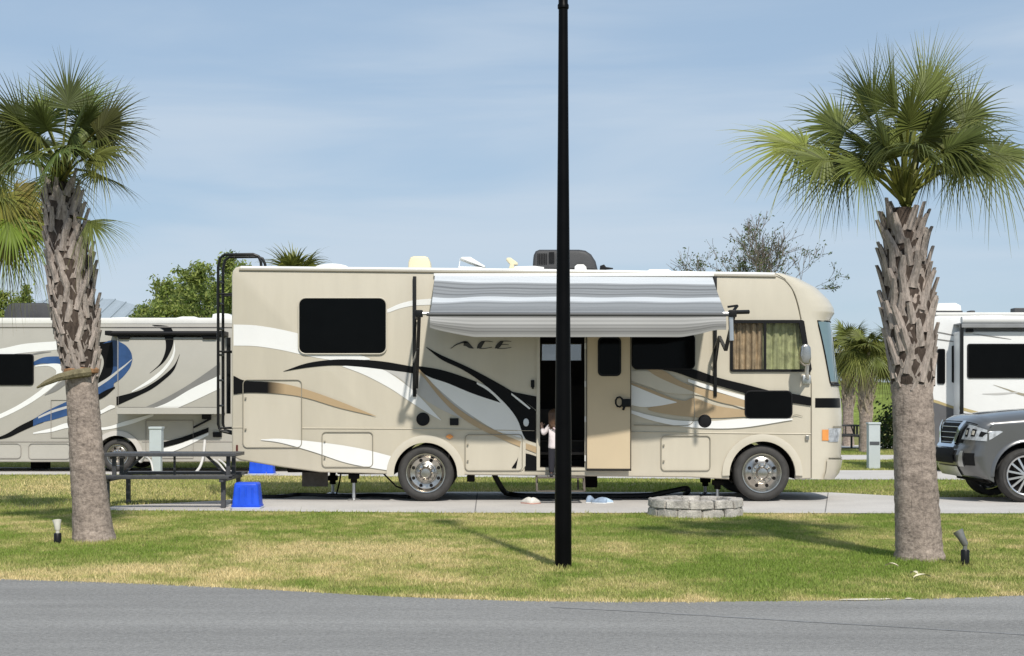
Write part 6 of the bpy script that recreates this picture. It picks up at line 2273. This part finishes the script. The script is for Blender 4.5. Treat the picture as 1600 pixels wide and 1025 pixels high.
shoe(823, 788, 2.2, SHOEWHITE, 'white shoe on the pad, left one of the pale pair below the door', 'shoe', 'shoes left on the pad', 1.0)
shoe(836, 788.5, 1.0, SHOEWHITE, 'white shoe on the pad, the one of the pale pair nearer the lamp post', 'shoe', 'shoes left on the pad', 1.0)
shoe(923, 786.5, 1.2, SHOEBLUE, 'grey-blue shoe under the open door, tipped up, nearest the lamp post', 'shoe', 'shoes left on the pad', 1.15, WHITEPL)
shoe(936, 788, 2.6, SHOEBLUE, 'grey-blue shoe in the middle of the dark pair by the open door', 'shoe', 'shoes left on the pad', 1.0, WHITEPL)
shoe(948, 787.5, .5, mat('light_blue_fabric', (.42, .55, .68), .8, var=.25, vs=20), 'light blue shoe, the one nearest the fire ring', 'shoe', 'shoes left on the pad', .9, WHITEPL)

# ------------------------------------------------------------------ pavilion with a pale metal hip roof
Yp = 62
sp_ = F / Yp
pv = thing('building', 'pavilion with a pale grey metal hip roof beyond the taupe motorhome', 'building', (at(128, 700, Yp).x, Yp, 0))
xa = (128 - CX) / sp_
za = EYE + (HOR - 467) / sp_
W2, D2 = 9.0, 7.0
ze = za - W2 * .235
b = MB()
V = [(xa - W2, Yp - D2, ze), (xa + W2, Yp - D2, ze), (xa + W2, Yp + D2, ze), (xa - W2, Yp + D2, ze), (xa - 1.2, Yp, za), (xa + 1.2, Yp, za)]
b.add(V, [(0, 1, 5, 4), (1, 2, 5), (2, 3, 4, 5), (3, 0, 4), (3, 2, 1, 0)])
ROOFM = mat('pale_metal_roof', (.33, .38, .415), .5, metal=.1, var=.08, vs=1.2, stretch=(3, .4, 1))
for k in range(34):
    x = xa - W2 + .3 + k * (2 * W2 - .6) / 33
    t = min(1, (W2 - abs(x - xa)) / (W2 - 1.2))
    b.bar((x, Yp - D2, ze + .02), (x, Yp - D2 + D2 * t, lerp(ze, za, t) + .02), .05, .04)
b.build('roof', ROOFM, pv)
for x in (-1, 1):
    b = MB()
    b.box(xa + x * (W2 - .6) - .15, xa + x * (W2 - .6) + .15, Yp - D2 + .5, Yp - D2 + .8, 0, ze); b.box(xa + x * (W2 - .6) - .15, xa + x * (W2 - .6) + .15, Yp + D2 - .8, Yp + D2 - .5, 0, ze)
    b.build('post', WHITEPL, pv)
b = MB(); b.box(xa - W2 + 1, xa + W2 - 1, Yp - 2, Yp + D2 - 1, 0, ze - .01); b.build('wall', mat('pavilion_wall', (.5, .48, .44), .8), pv)

# ------------------------------------------------------------------ the child on the entry step
YK = 23.80
def kp(px, py, dy=0.0): return at(px, py, YK + dy)
zst = .395
def skinned(name, m, chains, parent, root_i=0, sub=2, sm=True):
    """chains: list of [(point, radius)...]; first points equal to an earlier point join there"""
    V, E, Rr = [], [], []
    idx = {}
    for ch in chains:
        prev = None
        for p_, r_ in ch:
            k = tuple(round(c, 5) for c in p_)
            if k not in idx:
                idx[k] = len(V); V.append(tuple(p_)); Rr.append(r_)
            i = idx[k]
            if prev is not None and prev != i: E.append((prev, i))
            prev = i
    me = bpy.data.meshes.new(name)
    me.from_pydata(V, E, [])
    o = bpy.data.objects.new(name, me)
    COL.objects.link(o)
    sk_ = o.modifiers.new('Skin', 'SKIN')
    sk_.use_smooth_shade = True
    if not me.skin_vertices: me.skin_vertices.new()
    for i, r_ in enumerate(Rr):
        d = me.skin_vertices[0].data[i]
        d.radius = (r_, r_) if not isinstance(r_, tuple) else r_
        d.use_root = (i == root_i)
    su = o.modifiers.new('Sub', 'SUBSURF'); su.levels = sub; su.render_levels = sub
    dg = bpy.context.evaluated_depsgraph_get()
    ev = o.evaluated_get(dg)
    m2_ = bpy.data.meshes.new_from_object(ev)
    m2_.name = name
    bpy.data.objects.remove(o)
    off = Vector((0, 0, 0))
    p_ = parent
    while p_ is not None:
        off += p_.location; p_ = p_.parent
    for v in m2_.vertices: v.co -= off
    m2_.materials.clear(); m2_.materials.append(m)
    for f_ in m2_.polygons: f_.use_smooth = True
    o2 = bpy.data.objects.new(name, m2_)
    COL.objects.link(o2)
    if parent: o2.parent = parent
    return o2


ch = thing('person', 'small child in white jacket and dark leggings standing on the entry step', 'person', (kp(867, 745).x, YK, zst))
X0 = kp(868, 700).x
def k3(dx, dy, z): return Vector((X0 + dx, YK + dy, zst + z))
# heights of a one-metre child: hip .45, shoulder .76, chin .83, crown 1.02
hip, waist, chest, neck, chin = k3(0, .0, .47), k3(0, 0, .56), k3(0, -.005, .69), k3(0, .0, .80), k3(0, .005, .84)
sl_, sr_ = k3(-.095, 0, .755), k3(.095, 0, .755)
el, er_ = k3(-.18, .02, .63), k3(.14, .05, .60)
hl1, hr1 = k3(-.205, .07, .78), k3(.12, .14, .56)
kl, kr = k3(-.055, .01, .255), k3(.055, -.03, .26)
al, ar = k3(-.06, .03, .05), k3(.06, .01, .05)
tl, tr_ = k3(-.062, -.035, .02), k3(.065, .09, .02)
hc = k3(0, .0, .93)
body_ch = [[(hip, (.085, .07)), (waist, (.085, .07)), (chest, (.09, .07)), (neck, .036), (chin, .045), (k3(0, -.004, .885), (.066, .076)), (hc, (.077, .088)), (k3(0, .01, .985), (.064, .07))],
           [(chest, (.09, .07)), (sl_, .036), (el, .026), (k3(-.198, .055, .735), .020), (hl1, (.024, .014))],
           [(chest, (.09, .07)), (sr_, .036), (er_, .026), (k3(.124, .12, .572), .020), (hr1, (.024, .014))],
           [(hip, (.085, .07)), (k3(-.05, 0, .42), .062), (kl, .042), (al, .028), (tl, (.026, .02))],
           [(hip, (.085, .07)), (k3(.05, 0, .42), .062), (kr, .042), (ar, .028), (tr_, (.026, .02))],
           # nose and ears (the face is turned into the doorway)
           ]
bd = skinned('body', SKIN, body_ch, ch)
extra = []
# fingers: rooted inside the palm, curled on the frame
for hand, base, sx in ((hl1, k3(-.198, .055, .735), -1), (hr1, k3(.124, .12, .572), 1)):
    d = (hand - base).normalized()
    s_ = d.cross(Vector((0, 1, 0))).normalized()
    inn = s_.cross(d)
    fch = []
    for k in range(4):
        o_ = hand + s_ * (k - 1.5) * .0105
        L_ = (.030, .036, .034, .026)[k]
        fch.append([(o_ - d * .008, .0055), (o_ + d * L_ * .5, .005), (o_ + d * L_ * .85 + inn * .006, .0045), (o_ + d * L_ * 1.05 + inn * .014, .004)])
    o_ = hand - d * .02 + s_ * (.02 * sx)
    fch.append([(o_, .0065), (o_ + s_ * .016 * sx + d * .014, .0055), (o_ + s_ * .022 * sx + d * .03, .0048)])
    for c_ in fch: extra.append(skinned('finger', SKIN, [c_], bd, 0, 1))
# face: eyes, nose, mouth, ears on the side turned from the viewer
b = MB()
b.lathe([(0, -.012), (.009, -.006), (.012, .004), (0, .012)], (hc.x, hc.y + .085, hc.z - .02), 'z', 10)
for sx in (-1, 1): b.lathe([(0, -.02), (.012, -.012), (.015, .004), (.008, .02), (0, .022)], (hc.x + sx * .078, hc.y + .008, hc.z - .015), 'z', 10)
extra.append(b.build('nose', SKIN, bd, True))
bm = bmesh.new(); bm.from_mesh(bd.data)
for e_ in extra:
    bm.from_mesh(e_.data); bpy.data.objects.remove(e_)
bm.to_mesh(bd.data); bm.free()
for f_ in bd.data.polygons: f_.use_smooth = True
b = MB()
for sx in (-1, 1): b.lathe([(0, -.006), (.009, 0), (0, .006)], (hc.x + sx * .03, hc.y + .079, hc.z + .0), 'y', 10)
b.build('eye', DARKCL, bd, True)
b = MB(); b.box(hc.x - .016, hc.x + .016, hc.y + .072, hc.y + .08, hc.z - .052, hc.z - .046, b=.002); b.build('mouth', PINK, bd)
# jacket, leggings, shoes, hair
skinned('jacket', JACKET, [[(k3(0, 0, .405), (.125, .105)), (k3(0, 0, .45), (.118, .10)), (k3(0, 0, .56), (.112, .095)), (k3(0, -.004, .69), (.108, .09)), (k3(0, 0, .775), (.075, .066)), (k3(0, 0, .815), .055)],
                           [(k3(0, -.004, .69), (.103, .083)), (sl_, .05), (el, .042), (k3(-.197, .052, .725), .033)],
                           [(k3(0, -.004, .69), (.103, .083)), (sr_, .05), (er_, .042), (k3(.125, .115, .575), .033)]], ch)
b = MB()
b.tube([k3(-.055, -.075, .79), k3(-.03, -.10, .73), k3(0, -.105, .70), k3(.03, -.10, .73), k3(.055, -.075, .79)], .018, 8)
b.build('hood', mat('pale_pink_lining', (.62, .5, .52), .9, var=.1), ch, True)
skinned('leggings', DARKCL, [[(k3(0, 0, .58), (.09, .08)), (k3(0, 0, .45), (.105, .09)), (k3(-.05, 0, .41), .07), (kl, .054), (k3(-.06, .028, .04), .042)],
                             [(k3(0, 0, .45), (.105, .09)), (k3(.05, 0, .41), .07), (kr, .054), (k3(.06, .01, .04), .042)]], ch)
for a_, t_ in ((al, tl), (ar, tr_)):
    q0, q1 = Vector((a_.x, a_.y, zst + .035)), Vector((t_.x, t_.y, zst + .026))
    d = (q1 - q0).normalized()
    skinned('child_shoe', mat('dark_shoe', (.03, .03, .035), .6), [[(q0 - d * .035, (.03, .032)), (q0, (.034, .034)), (q1, (.033, .026)), (q1 + d * .05, (.026, .02))]], ch)
g = random.Random(3)
hv = []
b = MB()
hairc = []
for k in range(150):
    a = g.uniform(math.pi * .92, math.pi * 2.08)      # back and sides, as seen from behind
    rr = .086
    p0 = hc + Vector((g.gauss(0, .012), g.gauss(0, .012), .075))
    p1 = hc + Vector((math.cos(a) * rr * 1.0, math.sin(a) * rr * 1.05, .035))
    p2 = hc + Vector((math.cos(a) * rr * 1.1, math.sin(a) * rr * 1.1 - .01, -.05))
    p3 = hc + Vector((math.cos(a) * rr * 1.02 + g.gauss(0, .012), math.sin(a) * rr * 1.1 - .015, -.13 - g.uniform(0, .05)))
    p4 = p3 + Vector((g.gauss(0, .012), g.gauss(0, .008), -.045))
    b.tube(smooth([p0, p1, p2, p3, p4], 3), [.012, .012, .012, .012, .011, .011, .011, .011, .010, .009, .008, .006, .003], 5, cap=False)
b.build('hair', HAIR, ch, True)

# ------------------------------------------------------------------ pale dry leaves on the lawn
for k, (px, py, a_, sz) in enumerate(((1441, 909, .4, .085), (1428, 904, 1.9, .06), (1393, 891, 2.6, .06))):
    c = gnd(px, py)
    b = MB()
    V = []
    for i in range(7):
        t = i / 6; w_ = sz * .38 * math.sin(math.pi * min(1, t * .92 + .06)); z = .035 + .02 * math.sin(t * 3.1)
        for e in (-1, 0, 1):
            x = (t - .5) * 2 * sz; y = e * w_
            V.append((c.x + x * math.cos(a_) - y * math.sin(a_), c.y + x * math.sin(a_) + y * math.cos(a_), z + (.012 if e else 0)))
    b.add(V, [(3 * i + e, 3 * i + e + 1, 3 * i + e + 4, 3 * i + e + 3) for i in range(6) for e in (0, 1)])
    tag(b.build('dry_leaf', mat('dry_leaf', (.66, .6, .42), .8, var=.2, vs=30), sm=True), 'small pale dry leaf lying on the lawn in front of the right palm', 'leaf', 'dry leaves on the lawn')
